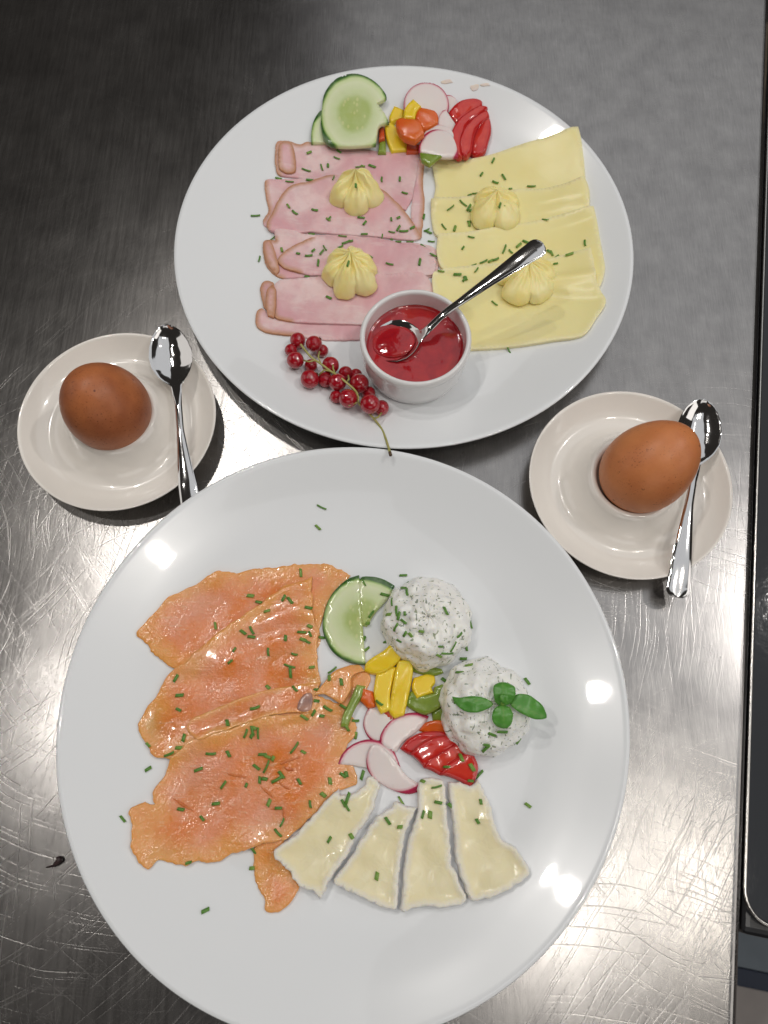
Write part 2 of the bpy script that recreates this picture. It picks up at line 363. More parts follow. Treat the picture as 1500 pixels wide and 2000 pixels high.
def mat_flat(name, col, rough=.5, met=0., nb=0.):
    t = NT(name); o = t.obj(); t.set(Base_Color=t.mix(t.noise(30, 4, o), tuple(c*.85 for c in col), tuple(c*1.15 for c in col)), Roughness=rough, Metallic=met)
    t.bump(t.noise(120, 3, o), .1+nb, .001); return t.m
M_black = mat_flat('black_enamel', (.010, .011, .013), .35)
M_glass = mat_flat('black_glass', (.012, .013, .016), .06)
M_trim = mat_flat('steel_trim', (.6, .58, .55), .22, 1.)
M_floor = mat_flat('grey_floor', (.40, .36, .34), .5)
M_mat = mat_flat('blue_grey_mat', (.22, .26, .30), .7)
M_navy = mat_flat('navy_edge', (.012, .025, .06), .5)
M_beige = mat_flat('beige_enamel', (.55, .47, .36), .5)

# ------------------------------------------------------------------ builders
def lathe(prof, cx, cy, n=128, shape=None, zoff=0.):
    """prof: (r, z) from the middle of the top, round the rim, to the middle underneath"""
    V = []; F = []; m = len(prof); th = np.linspace(0, 2*math.pi, n, endpoint=False)
    for a in th:
        s = shape(a) if shape else 1.
        for r, z in prof: V.append((cx+r*s*math.cos(a), cy+r*s*math.sin(a), z+zoff))
    for i in range(n):
        j = (i+1) % n
        for k in range(m-1): F.append((i*m+k, i*m+k+1, j*m+k+1, j*m+k)[::-1])
    return V, F
def smooth_prof(P, step=.0012):
    q, _ = spline(np.array(P), step, closed=False, sharp=-2); return [tuple(a) for a in q]

def onto(px, py, f):
    z = .01
    for k in range(8): p = at(px, py, z); z = float(f(p[0], p[1]))
    return at(px, py, z)
def rest(W, mode, tilt):
    """plane on which a stiff piece with outline W rests"""
    lo, hi = W.min(0), W.max(0); i0 = int((lo[0]-X0)*1000); i1 = int((hi[0]-X0)*1000)+2; j0 = int((lo[1]-Y0)*1000); j1 = int((hi[1]-Y0)*1000)+2
    SX, SY = np.meshgrid(gx[i0:i1], gy[j0:j1], indexing='ij'); m = inside(SX, SY, W).reshape(SX.shape); x, y, z = SX[m], SY[m], HF[i0:i1, j0:j1][m]
    A = np.stack([x, y, np.ones(len(x))], 1); co, *_ = np.linalg.lstsq(A, z, rcond=None); g = np.clip(co[:2], -.16, .16)
    if tilt is not None: g = np.array(tilt)
    r = z-A[:,:2]@g
    return None, g, float(np.percentile(r, 88 if mode == 'rigid' else 65))
def sheet(name, pts, mat, th=.0015, rr=None, grid=.0028, step=.0013, jag=0., jscale=300, mode='drape', parent=None, owner=None, wave=0., wscale=30, lift=.0,
          rind=None, disc=None, rag=-.1, seed=0, base=None, bot=None, ztop=None, raise_=0., label=None, cat=None, group=None, smoothbase=4, extra=None, dome=0., sidemat=None, keepcorner=0., tilt=None, smooth=True, e0=.30, dm=1.):
    """a slice of food: outline given as picture points on the surface below, laid over whatever is there, with real thickness and a rounded edge"""
    global HF
    if mode == 'drape': lift = lift+raise_+th*.8
    W = np.array([hit(p[0], p[1], lift, True)[:2] for p in pts]); gfix = None
    if mode != 'drape':
        for it in range(3):
            A0, gfix, off = rest(W, mode, tilt); zf = lambda x, y: x*gfix[0]+y*gfix[1]+off+raise_+th*.9
            W = np.array([onto(p[0], p[1], zf)[:2] for p in pts])
        fbase = lambda x, y: np.asarray(x)*gfix[0]+np.asarray(y)*gfix[1]+off
    P, par = spline(W, step, sharp=keepcorner)
    area = .5*np.sum(P[:,0]*np.roll(P[:,1], -1)-np.roll(P[:,0], -1)*P[:,1])
    if area < 0: P = P[::-1]; par = par[::-1]
    if jag:
        nx = noise2(P[:,0], P[:,1], jscale, seed+1); ny = noise2(P[:,0], P[:,1], jscale, seed+2)
        nx2 = noise2(P[:,0], P[:,1], jscale*2.7, seed+3)
        P = P+np.stack([nx+.5*nx2, ny+.5*nx2], 1)*jag
    n = len(P); rr = rr or th
    lo, hi = P.min(0), P.max(0)
    T = np.roll(P, -1, 0)-np.roll(P, 1, 0); T /= np.linalg.norm(T, axis=1)[:,None]+1e-9; N = np.stack([-T[:,1], T[:,0]], 1)
    cand = []
    for f in (.3, .95):
        q = P+N*rr*f; d = pdist(q[:,0], q[:,1], P); ok = inside(q[:,0], q[:,1], P) & (d > rr*f*.85); cand.append(q[ok][::(1 if f < .5 else 2)])
    xs = np.arange(lo[0], hi[0], grid); ys = np.arange(lo[1], hi[1], grid*.87)
    GX, GY = np.meshgrid(xs, ys); GX = GX+(np.arange(len(ys)) % 2)[:,None]*grid*.5
    q = np.stack([GX.ravel(), GY.ravel()], 1)+rng.uniform(-.12, .12, (GX.size, 2))*grid
    ok = inside(q[:,0], q[:,1], P); q = q[ok]; d = pdist(q[:,0], q[:,1], P); q = q[d > rr*.95+grid*.4]; cand.append(q)
    Q = np.vstack([P]+cand)
    vs, es, fs, _, _, _ = delaunay_2d_cdt([Vector(v) for v in Q], [], [list(range(n))], 1, 1e-7)
    Q = np.array([tuple(v) for v in vs]); tri = [f for f in fs]
    # base surface
    i0 = max(int((lo[0]-X0)*1000)-12, 0); i1 = min(int((hi[0]-X0)*1000)+13, NX); j0 = max(int((lo[1]-Y0)*1000)-12, 0); j1 = min(int((hi[1]-Y0)*1000)+13, NY)
    sub = HF[i0:i1, j0:j1]; SX, SY = np.meshgrid(gx[i0:i1], gy[j0:j1], indexing='ij')
    inm = inside(SX, SY, P).reshape(SX.shape)
    if not inm.any(): inm[inm.shape[0]//2, inm.shape[1]//2] = True
    if mode == 'drape':
        B = HF.copy(); sub = np.where(sub < .0045, .0205, sub); Bs = blur(blur(dil(sub, 1), smoothbase), max(1, smoothbase//2)); B[i0:i1, j0:j1] = np.maximum(Bs, sub-.0002)
        fbase = lambda x, y: samp(B, x, y)
    def fd(x, y): return pdist(x, y, P).reshape(np.shape(x))
    cen = P.mean(0); ext = max(hi-lo)*.5
    def ftop(x, y, d=None):
        if d is None: d = fd(x, y)
        e = np.sqrt(np.clip(1-(1-np.clip(d/rr, 0, 1))**2, 0, 1))
        z = fbase(x, y)+raise_+th*(e0+(1-e0)*e)
        if dome: z = z+dome*np.clip(1-((np.asarray(x)-cen[0])**2+(np.asarray(y)-cen[1])**2)/ext**2, 0, 1)
        if wave: z = z+wave*noise2(x, y, wscale, seed+11)*np.clip(d/.004, 0.6, 1)+wave*.3
        if extra is not None: z = z+extra(np.asarray(x), np.asarray(y), d)
        return z
    d = fd(Q[:,0], Q[:,1]); zt = ftop(Q[:,0], Q[:,1], d)
    zb = fbase(Q[:,0], Q[:,1])+raise_-.0004 if bot is None else np.full(len(Q), bot)
    zb = np.minimum(zb, zt-.0003)
    nQ = len(Q); V = [(a, b, c) for (a, b), c in zip(Q, zt)]+[(a, b, c) for (a, b), c in zip(Q, zb)]
    F = []; fm = []; xs_ = []
    edge = {}
    for f in tri:
        a = Q[f[1]]-Q[f[0]]; b = Q[f[2]]-Q[f[0]]
        if a[0]*b[1]-a[1]*b[0] < 0: f = f[::-1]
        F.append(tuple(f)); fm.append(0); F.append(tuple(v+nQ for v in f[::-1])); fm.append(0)
        for u, v in zip(f, list(f[1:])+[f[0]]): edge[(u, v)] = 1
    for (u, v) in list(edge):
        if (v, u) not in edge:
            k0 = len(V); xs_ += [v, u, u, v]; V += [V[v], V[u], V[u+nQ], V[v+nQ]]; F.append((k0, k0+1, k0+2, k0+3)); fm.append(1 if sidemat else 0)
    ex = lambda a: np.concatenate([a, a, a[np.array(xs_, int)]])
    at_ = {'d': ex(d)*dm}
    if rind is not None:
        rd = np.full(nQ, 1e9)
        for (a, b) in (rind if isinstance(rind[0], tuple) else [rind]):
            mseg = (par >= a-1e-6) & (par <= b+1e-6); rp = P[mseg]; order = np.argsort(par[mseg]); rp = rp[order]
            if len(rp) > 1: rd = np.minimum(rd, pdist(Q[:,0], Q[:,1], rp, closed=False))
        at_['rd'] = ex(rd)
    elif mat is M_ham: at_['rd'] = np.full(len(V), 1.)
    if disc is not None:
        pf = (lambda a, b: onto(a, b, lambda x, y: float(fbase(x, y))+raise_+th*.9))
        c = pf(*disc[0])[:2]; e = pf(disc[0][0]+disc[1], disc[0][1])[:2]; Rd = np.hypot(*(e-c))
        ra = np.hypot(Q[:,0]-c[0], Q[:,1]-c[1])/Rd
        if len(disc) > 2:
            c2 = pf(disc[0][0], disc[0][1]+disc[2])[:2]; Ry = np.hypot(*(c2-c)); ra = np.hypot((Q[:,0]-c[0])/Rd, (Q[:,1]-c[1])/Ry)
        at_['rad'] = ex(ra)
    o = mk(name, V, F, mat, parent, attrs=at_, mats=[mat, sidemat] if sidemat else None, fm=fm if sidemat else None, smooth=smooth)
    # add to the height field
    xi, yi = SX[inm], SY[inm]; z = ftop(xi, yi)
    cur = HF[i0:i1, j0:j1]; cur[inm] = np.maximum(cur[inm], z)
    ow = OWN[i0:i1, j0:j1]; ow[inm] = (HOSTS.get(label) or owner or name)
    if parent is None or label: tag(o, label, cat, group)
    return o
def add_hf(fun, lo, hi, owner):
    i0, i1 = int((lo[0]-X0)*1000), int((hi[0]-X0)*1000)+2; j0, j1 = int((lo[1]-Y0)*1000), int((hi[1]-Y0)*1000)+2
    i0, j0 = max(i0, 0), max(j0, 0)
    SX, SY = np.meshgrid(gx[i0:i1], gy[j0:j1], indexing='ij'); z = fun(SX, SY)
    cur = HF[i0:i1, j0:j1]; m = z > cur; cur[m] = z[m]; OWN[i0:i1, j0:j1][m] = owner
def tube(name, pts, rads, mat, parent=None, n=8, cap=True, origin=None):
    P = [Vector(p) for p in pts]; V = []; F = []
    for i, p in enumerate(P):
        d = (P[min(i+1, len(P)-1)]-P[max(i-1, 0)]).normalized(); u = d.orthogonal().normalized() if i == 0 else (u-d*u.dot(d)).normalized(); v = d.cross(u)
        r = rads[i] if hasattr(rads, '__len__') else rads
        for k in range(n): a = 2*math.pi*k/n; V.append(tuple(p+u*math.cos(a)*r+v*math.sin(a)*r))
    for i in range(len(P)-1):
        for k in range(n): F.append((i*n+k, i*n+(k+1) % n, (i+1)*n+(k+1) % n, (i+1)*n+k))
    if cap: F.append(tuple(range(n))[::-1]); F.append(tuple((len(P)-1)*n+k for k in range(n)))
    return mk(name, V, F, mat, parent, origin=origin)

# ------------------------------------------------------------------ worktop, appliance, floor

e1 = at(1494, -40)[:2]; e2 = at(1420, 2040)[:2]; ed = (e1-e2)/np.linalg.norm(e1-e2); en = np.array([ed[1], -ed[0]])
def edge_pt(s, o): return e2+ed*s+en*o
prof = [(-.9, 0), (-.02, 0), (-.004, 0), (0, 0)]+[(.006*math.sin(a), -.006*(1-math.cos(a))) for a in np.linspace(.2, math.pi/2, 7)]+[(.0062, -.04), (-.02, -.0405), (-.9, -.0405)]
V = []; F = []
SS = [-.35, 0, .2, .4, .6, .8, 1.1]
for s in SS:
    for o_, z in prof: p = edge_pt(s, o_); V.append((p[0], p[1], z))
m = len(prof)
for i in range(len(SS)-1):
    for k in range(m-1): F.append((i*m+k, (i+1)*m+k, (i+1)*m+k+1, i*m+k+1))
for i in (0, len(SS)-1): F.append(tuple(i*m+k for k in range(m)) if i else tuple(i*m+k for k in range(m))[::-1])
V = np.array(V)
tb = mk('steel_worktop', V, F, M_steel, smooth=False, origin=(0, 0, 0))
for p_ in tb.data.polygons: p_.use_smooth = False
tag(tb, 'scratched brushed stainless steel worktop with a rounded right edge under all the plates', 'worktop')
fl = mk('floor', [(-3, -3, -.85), (3, -3, -.85), (3, 4, -.85), (-3, 4, -.85)], [(0, 1, 2, 3)], M_floor, smooth=False, origin=(0, 0, -.85)); tag(fl, kind='structure')

def box(name, p0, ax, ay, az, mat, parent=None, bev=.002, origin=None):
    import bmesh
    bm = bmesh.new(); bmesh.ops.create_cube(bm, size=1)
    A = Matrix(((ax[0], ay[0], az[0]), (ax[1], ay[1], az[1]), (ax[2], ay[2], az[2])))
    for v in bm.verts: v.co = Vector(p0)+A @ (v.co+Vector((.5, .5, .5)))
    if bev: bmesh.ops.bevel(bm, geom=bm.edges[:], offset=bev, segments=3, affect='EDGES', profile=.6)
    bmesh.ops.recalc_face_normals(bm, faces=bm.faces)
    bm.verts.index_update(); V = [tuple(v.co) for v in bm.verts]; F = [[v.index for v in f.verts] for f in bm.faces]; bm.free()
    return mk(name, V, F, mat, parent, smooth=False, origin=origin)
# black appliance standing beside the worktop
AZ = -.012
ap = at(1452, 1826, AZ); s0 = float(np.dot(ap[:2]-e2, ed)); o0 = .0125
q0 = edge_pt(s0, o0); app = empty('black_appliance', (q0[0]+.2, q0[1]+.3, -.85), 'glossy black kitchen appliance with a steel trim line beside the right edge of the worktop', 'appliance')
E3 = lambda v, k: (v[0]*k, v[1]*k, 0)
box('body', (q0[0], q0[1], -.85), E3(en, .5), E3(ed, .9), (0, 0, .85+AZ-.004), M_black, app, .004)
def rrect(sa, sb, oa, ob, r, z, n=8):
    pts = []
    for (cs, co_, a0) in ((sa+r, oa+r, 180), (sa+r, ob-r, 90+180), (sb-r, ob-r, 0), (sb-r, oa+r, 90)):
        pass
    corners = [((oa+r, sa+r), 180), ((ob-r, sa+r), 270), ((ob-r, sb-r), 0), ((oa+r, sb-r), 90)]
    for (c, a0) in corners:
        for k in range(n+1):
            a = R(a0+90*k/n); p = edge_pt(c[1]+r*math.sin(a), c[0]+r*math.cos(a)); pts.append((p[0], p[1], z))
    return pts
gs = float(np.dot(at(1470, 1802, AZ)[:2]-e2, ed)); go = float(np.dot(at(1454, 1740, AZ)[:2]-e2, en))
rp = rrect(gs, gs+.8, go, go+.45, .016, AZ)
tube('trim', rp+[rp[0]], .0011, M_trim, app, 8, False)
gp = rrect(gs+.0013, gs+.7987, go+.0013, go+.4487, .015, AZ-.0022)
ngp = len(gp); g2 = [(a, b, c-.003) for a, b, c in gp]
mk('glass_panel', gp+g2, [tuple(range(ngp))]+[(k, (k+1) % ngp, ngp+(k+1) % ngp, ngp+k)[::-1] for k in range(ngp)], M_glass, app, smooth=False)
hs = float(np.dot(at(1497, 115, .0)[:2]-e2, ed)); hp = edge_pt(hs, .0135)
hb = box('beige_block', (hp[0], hp[1], -.016+.004), E3(en, .05), E3(ed, .055), (0, 0, .016), M_beige, None, .003)
tag(hb, 'small beige block at the upper right edge, standing on the black appliance', 'block')
fm_ = at(1440, 1925, -.84); sA = float(np.dot(fm_[:2]-e2, ed)); a0 = edge_pt(sA, -.3)
mt = empty('floor_mat', (a0[0], a0[1], -.85), 'blue grey floor mat with a dark navy edge below the worktop corner', 'mat')
box('field', (a0[0]+ed[0]*.0245, a0[1]+ed[1]*.0245, -.85), E3(en, 1.2), E3(ed, .335), (0, 0, .011), M_mat, mt, .002)
box('border', (a0[0], a0[1], -.85), E3(en, 1.2), E3(ed, .024), (0, 0, .0125), M_navy, mt, .002)

# ------------------------------------------------------------------ plates
def plate_prof(Rp):
    top = [(0, .0050), (.3*Rp, .0048), (.52*Rp, .0048), (.64*Rp, .0056), (.74*Rp, .0082), (.84*Rp, .0128), (.93*Rp, .0180), (.985*Rp, .0213), (.997*Rp, .0217)]
    return top
def make_plate(cx, cy, Rp, h2, h3, label, owner):
    top = smooth_prof(plate_prof(Rp), .003)
    rim = [(Rp*1.0, .0210), (Rp*.999, .0203), (Rp*.992, .0192)]
    und = smooth_prof([(Rp*.985, .0186), (.9*Rp, .0135), (.8*Rp, .0080), (.68*Rp, .0028), (.62*Rp, .0012), (.60*Rp, .0002), (.575*Rp, .0002), (.56*Rp, .0016), (.3*Rp, .0018), (0, .0018)], .004)
    sh = lambda a: 1+(h2[0]*math.cos(2*a)+h2[1]*math.sin(2*a)+h3[0]*math.cos(3*a)+h3[1]*math.sin(3*a))
    V, F = lathe(top+rim+und, cx, cy, 192, sh)
    o = mk('dinner_plate', V, F, M_plate, origin=(cx, cy, 0)); tag(o, label, 'plate', 'large white dinner plates')
    pr = np.array(plate_prof(Rp))
    ts = np.array(top)
    def f(x, y):
        r = np.hypot(x-cx, y-cy); a = np.arctan2(y-cy, x-cx); s = 1+h2[0]*np.cos(2*a)+h2[1]*np.sin(2*a)+h3[0]*np.cos(3*a)+h3[1]*np.sin(3*a)
        r = r/s; return np.where(r < Rp, np.interp(r, ts[:,0], ts[:,1]), -1)
    add_hf(f, (cx-Rp*1.03, cy-Rp*1.03), (cx+Rp*1.03, cy+Rp*1.03), owner); return o
make_plate(.01126, .34724, .15294, (-.0029, -.0006), (0, 0), 'large round white plate of ham and sliced cheese at the top', 'upper white plate')
make_plate(-.02004, .04125, .1528, (-.004, .005), (0, 0), 'large round white plate of smoked salmon and soft cheese at the bottom', 'lower white plate')

# ------------------------------------------------------------------ egg plates, eggs
def saucer(cx, cy, label):
    Rs = .0605
    top = smooth_prof([(0, .0095), (.008, .0097), (.015, .0125), (.0195, .0175), (.0222, .0225), (.0235, .0238), (.0252, .0240), (.0275, .0222), (.031, .0160), (.0355, .0098), (.0400, .0068), (.045, .0062), (.050, .0082), (.055, .0120), (.0590, .0155), (.0602, .0162)], .0012)
    rim = [(.0606, .0160), (.0607, .0154), (.0602, .0145)]
    und = smooth_prof([(.0595, .0138), (.055, .0100), (.050, .0062), (.045, .0034), (.038, .0020), (.0365, .0003), (.034, .0003), (.032, .0025), (.02, .005), (0, .006)], .002)
    V, F = lathe(top+rim+und, cx, cy, 128)
    o = mk('egg_saucer', V, F, M_saucer, origin=(cx, cy, 0)); tag(o, label, 'saucer', 'cream egg saucers')
    ts = np.array(top); add_hf(lambda x, y: np.where(np.hypot(x-cx, y-cy) < .0605, np.interp(np.hypot(x-cx, y-cy), ts[:,0], ts[:,1]), -1), (cx-.062, cy-.062), (cx+.062, cy+.062), 'saucer')
sL = (-.16495, .2148); sR = (.1475, .1765)
saucer(*sL, 'cream egg saucer on the left, holding the darker brown egg')
saucer(*sR, 'cream egg saucer on the right, holding the lighter brown egg')
def egg(cx, cy, zc, a, b, tx, ty, label, mt=None):
    V = []; F = []; n, m = 64, 48
    rot = Matrix.Rotation(tx, 3, 'X') @ Matrix.Rotation(ty, 3, 'Y')
    for i in range(m+1):
        t = math.pi*i/m
        for k in range(n):
            p = 2*math.pi*k/n; z = math.cos(t); r = math.sin(t)*b*(1+.10*z*(-1)-.02*z*z)
            v = rot @ Vector((r*math.cos(p), r*math.sin(p), a*z)); V.append((cx+v.x, cy+v.y, zc+v.z))
    for i in range(m):
        for k in range(n): F.append((i*n+k, (i+1)*n+k, (i+1)*n+(k+1) % n, i*n+(k+1) % n))
    o = mk('brown_egg', V, F, mt or M_egg, origin=(cx, cy, zc)); tag(o, label, 'egg', 'boiled eggs in saucers'); return o
egg(sL[0]-.0012, sL[1]-.001, .0345, .0290, .0250, R(-4), R(-12), 'dark reddish brown egg with speckled shell, standing in the left saucer', M_egg2)
egg(sR[0]+.0052, sR[1]+.0016, .0365, .0305, .0244, R(-26), R(36), 'lighter orange brown egg leaning right, standing in the right saucer')

# ------------------------------------------------------------------ spoons
def spoon(path, widths, depths, up0, label, name='teaspoon', thick=.0011):
    """path: 3-D points from the tip of the bowl to the end of the handle; widths: half widths; depths: hollow of the bowl (positive) or doming of the handle (negative)"""
    P, par = spline(np.array(path), .0016, closed=False, sharp=-2)
    idx = np.arange(len(path)); W = np.interp(par, idx, widths); D = np.interp(par, idx, depths)
    # round the tip and the end
    L = np.concatenate([[0], np.cumsum(np.linalg.norm(np.diff(P, axis=0), axis=1))])
    wb = widths[1]
    nu = 17; V = []; rows = len(P)
    us = np.linspace(-1, 1, nu)
    for s in (0, 1):
        for i, p in enumerate(P):
            t = Vector(P[min(i+1, rows-1)]-P[max(i-1, 0)]).normalized(); up = Vector(up0); up = (up-t*up.dot(t)).normalized(); side = t.cross(up)
            w_ = max(W[i], .0004); th = thick*(1 if D[i] > 0 else 1.25)
            for u in us:
                z = D[i]*(u*u-1) if D[i] > 0 else -D[i]*(1-u*u)
                e = math.sqrt(max(0, 1-u**4)); zz = z + (th*.5*e if s == 0 else -th*.5*e - (0 if D[i] > 0 else -D[i]*.6*(1-u*u)*1.4))
                V.append(tuple(Vector(p)+side*u*w_+up*zz))
    F = []
    B = rows*nu
    for i in range(rows-1):
        for k in range(nu-1):
            a = i*nu+k; F.append((a, a+1, a+nu+1, a+nu)); F.append((B+a, B+a+nu, B+a+nu+1, B+a+1))
        for k, fl_ in ((0, 0), (nu-1, 1)):
            a = i*nu+k; q = (a, a+nu, B+a+nu, B+a); F.append(q if not fl_ else q[::-1])
    for i, fl_ in ((0, 0), (rows-1, 1)):
        for k in range(nu-1):
            a = i*nu+k; q = (a, B+a, B+a+1, a+1); F.append(q if not fl_ else q[::-1])
    o = mk(name, V, F, M_chrome); tag(o, label, 'teaspoon', 'steel teaspoons'); return o
def bowl_w(wmax, n=7): return [wmax*f for f in (.06, .55, .80, .97, 1.0, .90, .62)]
def spoon_px(bowl_tip, bowl_end, neck, hand, wb, wh, label, up=(0, 0, 1), depth=.006):
    """tips given as (px, py, z)"""
    a = np.array(at(*bowl_tip)); b = np.array(at(*bowl_end)); path = []; wd = []; dp = []
    for f, wf, df in ((0, .05, .03), (.02, .24, .15), (.07, .45, .4), (.16, .67, .7), (.30, .87, .95), (.48, 1., 1.), (.66, .95, .92), (.82, .73, .65), (.93, .46, .35)):
        path.append(a*(1-f)+b*f); wd.append(wb*wf); dp.append(depth*df)
    path.append(b); wd.append(.0034); dp.append(.0006)
    pts = [neck]+hand
    for k, p in enumerate(pts):
        path.append(at(*p[:3])); wd.append(p[3]); dp.append(-.0005)
    e = path[-1]; d = e-path[-2]; d = d/np.linalg.norm(d)
    for f, g in ((.0022, .93), (.0038, .75), (.0048, .45), (.0051, .12)):
        path.append(e+d*f); wd.append(pts[-1][3]*g); dp.append(-.0004)
    return spoon(path, wd, dp, up, label)
spoon_px((322, 634, .0260), (344, 752, .0205), (348, 790, .0210, .0023), [(352, 840, .0200, .0023), (359, 895, .0180, .0038), (366, 945, .0165, .0053), (373, 985, .0135, .0060), (377, 1005, .0115, .0060)], .0135, 0, 'steel teaspoon with handle tucked under the lower plate, on the left saucer')
spoon_px((1374, 779, .0240), (1358, 905, .0190), (1354, 940, .0200, .0022), [(1346, 985, .0205, .0026), (1339, 1035, .0198, .0040), (1331, 1095, .0185, .0058), (1324, 1150, .0150, .0068)], .0137, 0, 'steel teaspoon lying behind the egg on the right saucer, handle over its rim')

# ------------------------------------------------------------------ ham
GH = 'folded ham slices on the upper plate'
def ham(tg, pts, label, rind, th=.0010, **k):
    return sheet('ham_slice', cr(tg, pts), M_ham, th, rr=.0006, e0=.4, grid=.0026, wave=.0010, wscale=60, rind=rind, jag=.00035, owner='ham', label=label, cat='ham slice', group=GH, **k)
ham('A', [(300,470),(345,455),(480,463),(620,490),(800,510),(978,515),(975,640),(945,760),(900,840),(700,760),(480,700),(300,660),(185,640),(165,560),(175,462),(240,452)], 'topmost ham slice below the cucumber', [(12, 16), (0, 2)])
ham('A', [(978,555),(1004,585),(998,700),(1008,800),(990,990),(960,960),(930,870),(945,740),(965,640)], 'narrow pale ham strip with brown edge between the ham stack and the cheese', (0, 5))
ham('A', [(112,675),(180,668),(300,662),(480,645),(480,800),(400,965),(200,970),(110,930),(98,895),(128,840),(112,760)], 'pale left corner of ham showing under the second ham slice', (8, 11))
ham('A', [(350,680),(480,640),(600,650),(770,722),(850,790),(920,880),(988,990),(950,1008),(820,998),(700,985),(400,968),(200,978),(118,938),(150,850),(190,770),(250,705)], 'second ham slice from the top, its brown rind crossing diagonally, beside the upper butter rosette', [(0, 1), (3, 6), (12, 16)], raise_=.0006)
ham('A', [(188,470),(215,455),(250,455),(270,490),(282,560),(280,620),(230,632),(190,605),(182,530)], 'small rolled ham end at the top left of the ham stack', (0, 9), dome=.0004)
ham('A', [(98,1020),(120,1008),(168,1012),(168,968),(250,962),(360,968),(600,985),(860,1020),(1060,1050),(1070,1200),(900,1230),(600,1222),(400,1212),(200,1222),(120,1160),(98,1080)], 'third ham slice, lying behind the lower butter rosette', [(13, 16), (0, 2)])
ham('A', [(178,1118),(240,1055),(370,995),(560,985),(860,1022),(1040,1058),(1050,1200),(700,1212),(400,1208),(300,1190),(210,1160)], 'pink ham fold with curved brown left edge under the lower butter rosette', [(9, 11), (0, 2)], raise_=.0006)
ham('A', [(100,1018),(140,1012),(165,1070),(190,1180),(170,1205),(125,1150),(104,1080)], 'small curled ham edge left of the third ham slice', (0, 7), dome=.0003)
ham('A', [(58,1490),(62,1412),(90,1390),(130,1420),(200,1450),(400,1472),(650,1465),(760,1440),(760,1560),(640,1570),(450,1572),(300,1552),(120,1530)], 'lowest ham slice, its long edge above the redcurrants', [(11, 13), (0, 2)])
ham('A', [(155,1270),(200,1232),(430,1218),(700,1200),(990,1188),(1055,1285),(980,1400),(800,1480),(600,1480),(400,1476),(250,1465),(165,1440),(148,1350)], 'broad pale pink ham slice left of the sauce ramekin', (10, 12), raise_=.0005)
ham('A', [(82,1275),(100,1242),(130,1235),(160,1255),(150,1330),(135,1420),(105,1390),(88,1330)], 'outer small curled ham end left of the broad pale slice', (0, 8), dome=.0004)
ham('A', [(120,1290),(150,1255),(172,1290),(168,1400),(160,1448),(125,1432),(112,1360)], 'inner small curled ham end left of the broad pale slice', (0, 7), dome=.0004)

M_stain = mat_simple('orange_juice_stain', (.84, .66, .55), (.84, .74, .66), .2, 200, .2, .05)
for (x, y, rx, ry, lb) in ((927,172,8,7,'small pale orange juice stain on the upper plate rim, above the tomato'), (873,160,11,4,'faint wide orange juice stain on the upper plate rim, right of the round radish'), (948,166,9,3,'thinnest faint juice stain on the upper plate rim, rightmost of three')):
    sheet('juice_stain', [(x+rx*(1+.25*math.sin(3*a+x))*math.cos(a), y+ry*(1+.3*math.sin(2*a+y))*math.sin(a)) for a in np.linspace(0, 2*math.pi, 11)[:-1]], M_stain, .00006, e0=.9, rr=.0001, grid=.0014, step=.0008, smoothbase=1, owner='upper white plate', label=lb, cat='stain')
# ------------------------------------------------------------------ yellow cheese
GC = 'yellow cheese slices on the upper plate'
def cheese(pts, label, **k):
    return sheet('cheese_slice', cr('B', pts), M_cheese, .0021, rr=.0005, grid=.0026, wave=.0010, wscale=30, e0=.75, smoothbase=2, owner='cheese', label=label, cat='cheese slice', group=GC, keepcorner=.3, **k)
cheese([(135,290),(210,280),(330,300),(500,275),(700,210),(900,150),(1075,86),(1095,210),(1110,330),(1118,420),(1135,560),(900,600),(400,640),(140,600),(165,480),(155,400)], 'topmost yellow cheese slice, one corner over the plate rim')
cheese([(135,560),(300,540),(500,515),(710,488),(850,485),(1000,450),(1107,403),(1140,500),(1142,640),(900,720),(600,780),(400,800),(180,790),(140,690)], 'second yellow cheese slice under the upper cheese butter rosette', seed=2)
cheese([(180,775),(400,755),(600,720),(870,675),(1170,603),(1190,680),(1210,800),(1242,980),(1225,1080),(1180,1160),(800,1130),(400,1060),(210,1000),(172,900)], 'third yellow cheese slice, behind the end of the spoon handle', seed=3)
cheese([(150,1028),(210,1000),(500,965),(900,930),(1000,900),(1152,863),(1172,950),(1190,1080),(1250,1200),(1190,1310),(1100,1422),(900,1457),(600,1500),(410,1510),(300,1510),(180,1300),(145,1100)], 'lowest and largest yellow cheese slice, right of the sauce ramekin', seed=4,
       extra=lambda x, y, d: .0022*np.exp(-((y-at(1090, 567)[1])/.004)**2)*np.clip((x-at(1010, 567)[0])/.02, 0, 1))

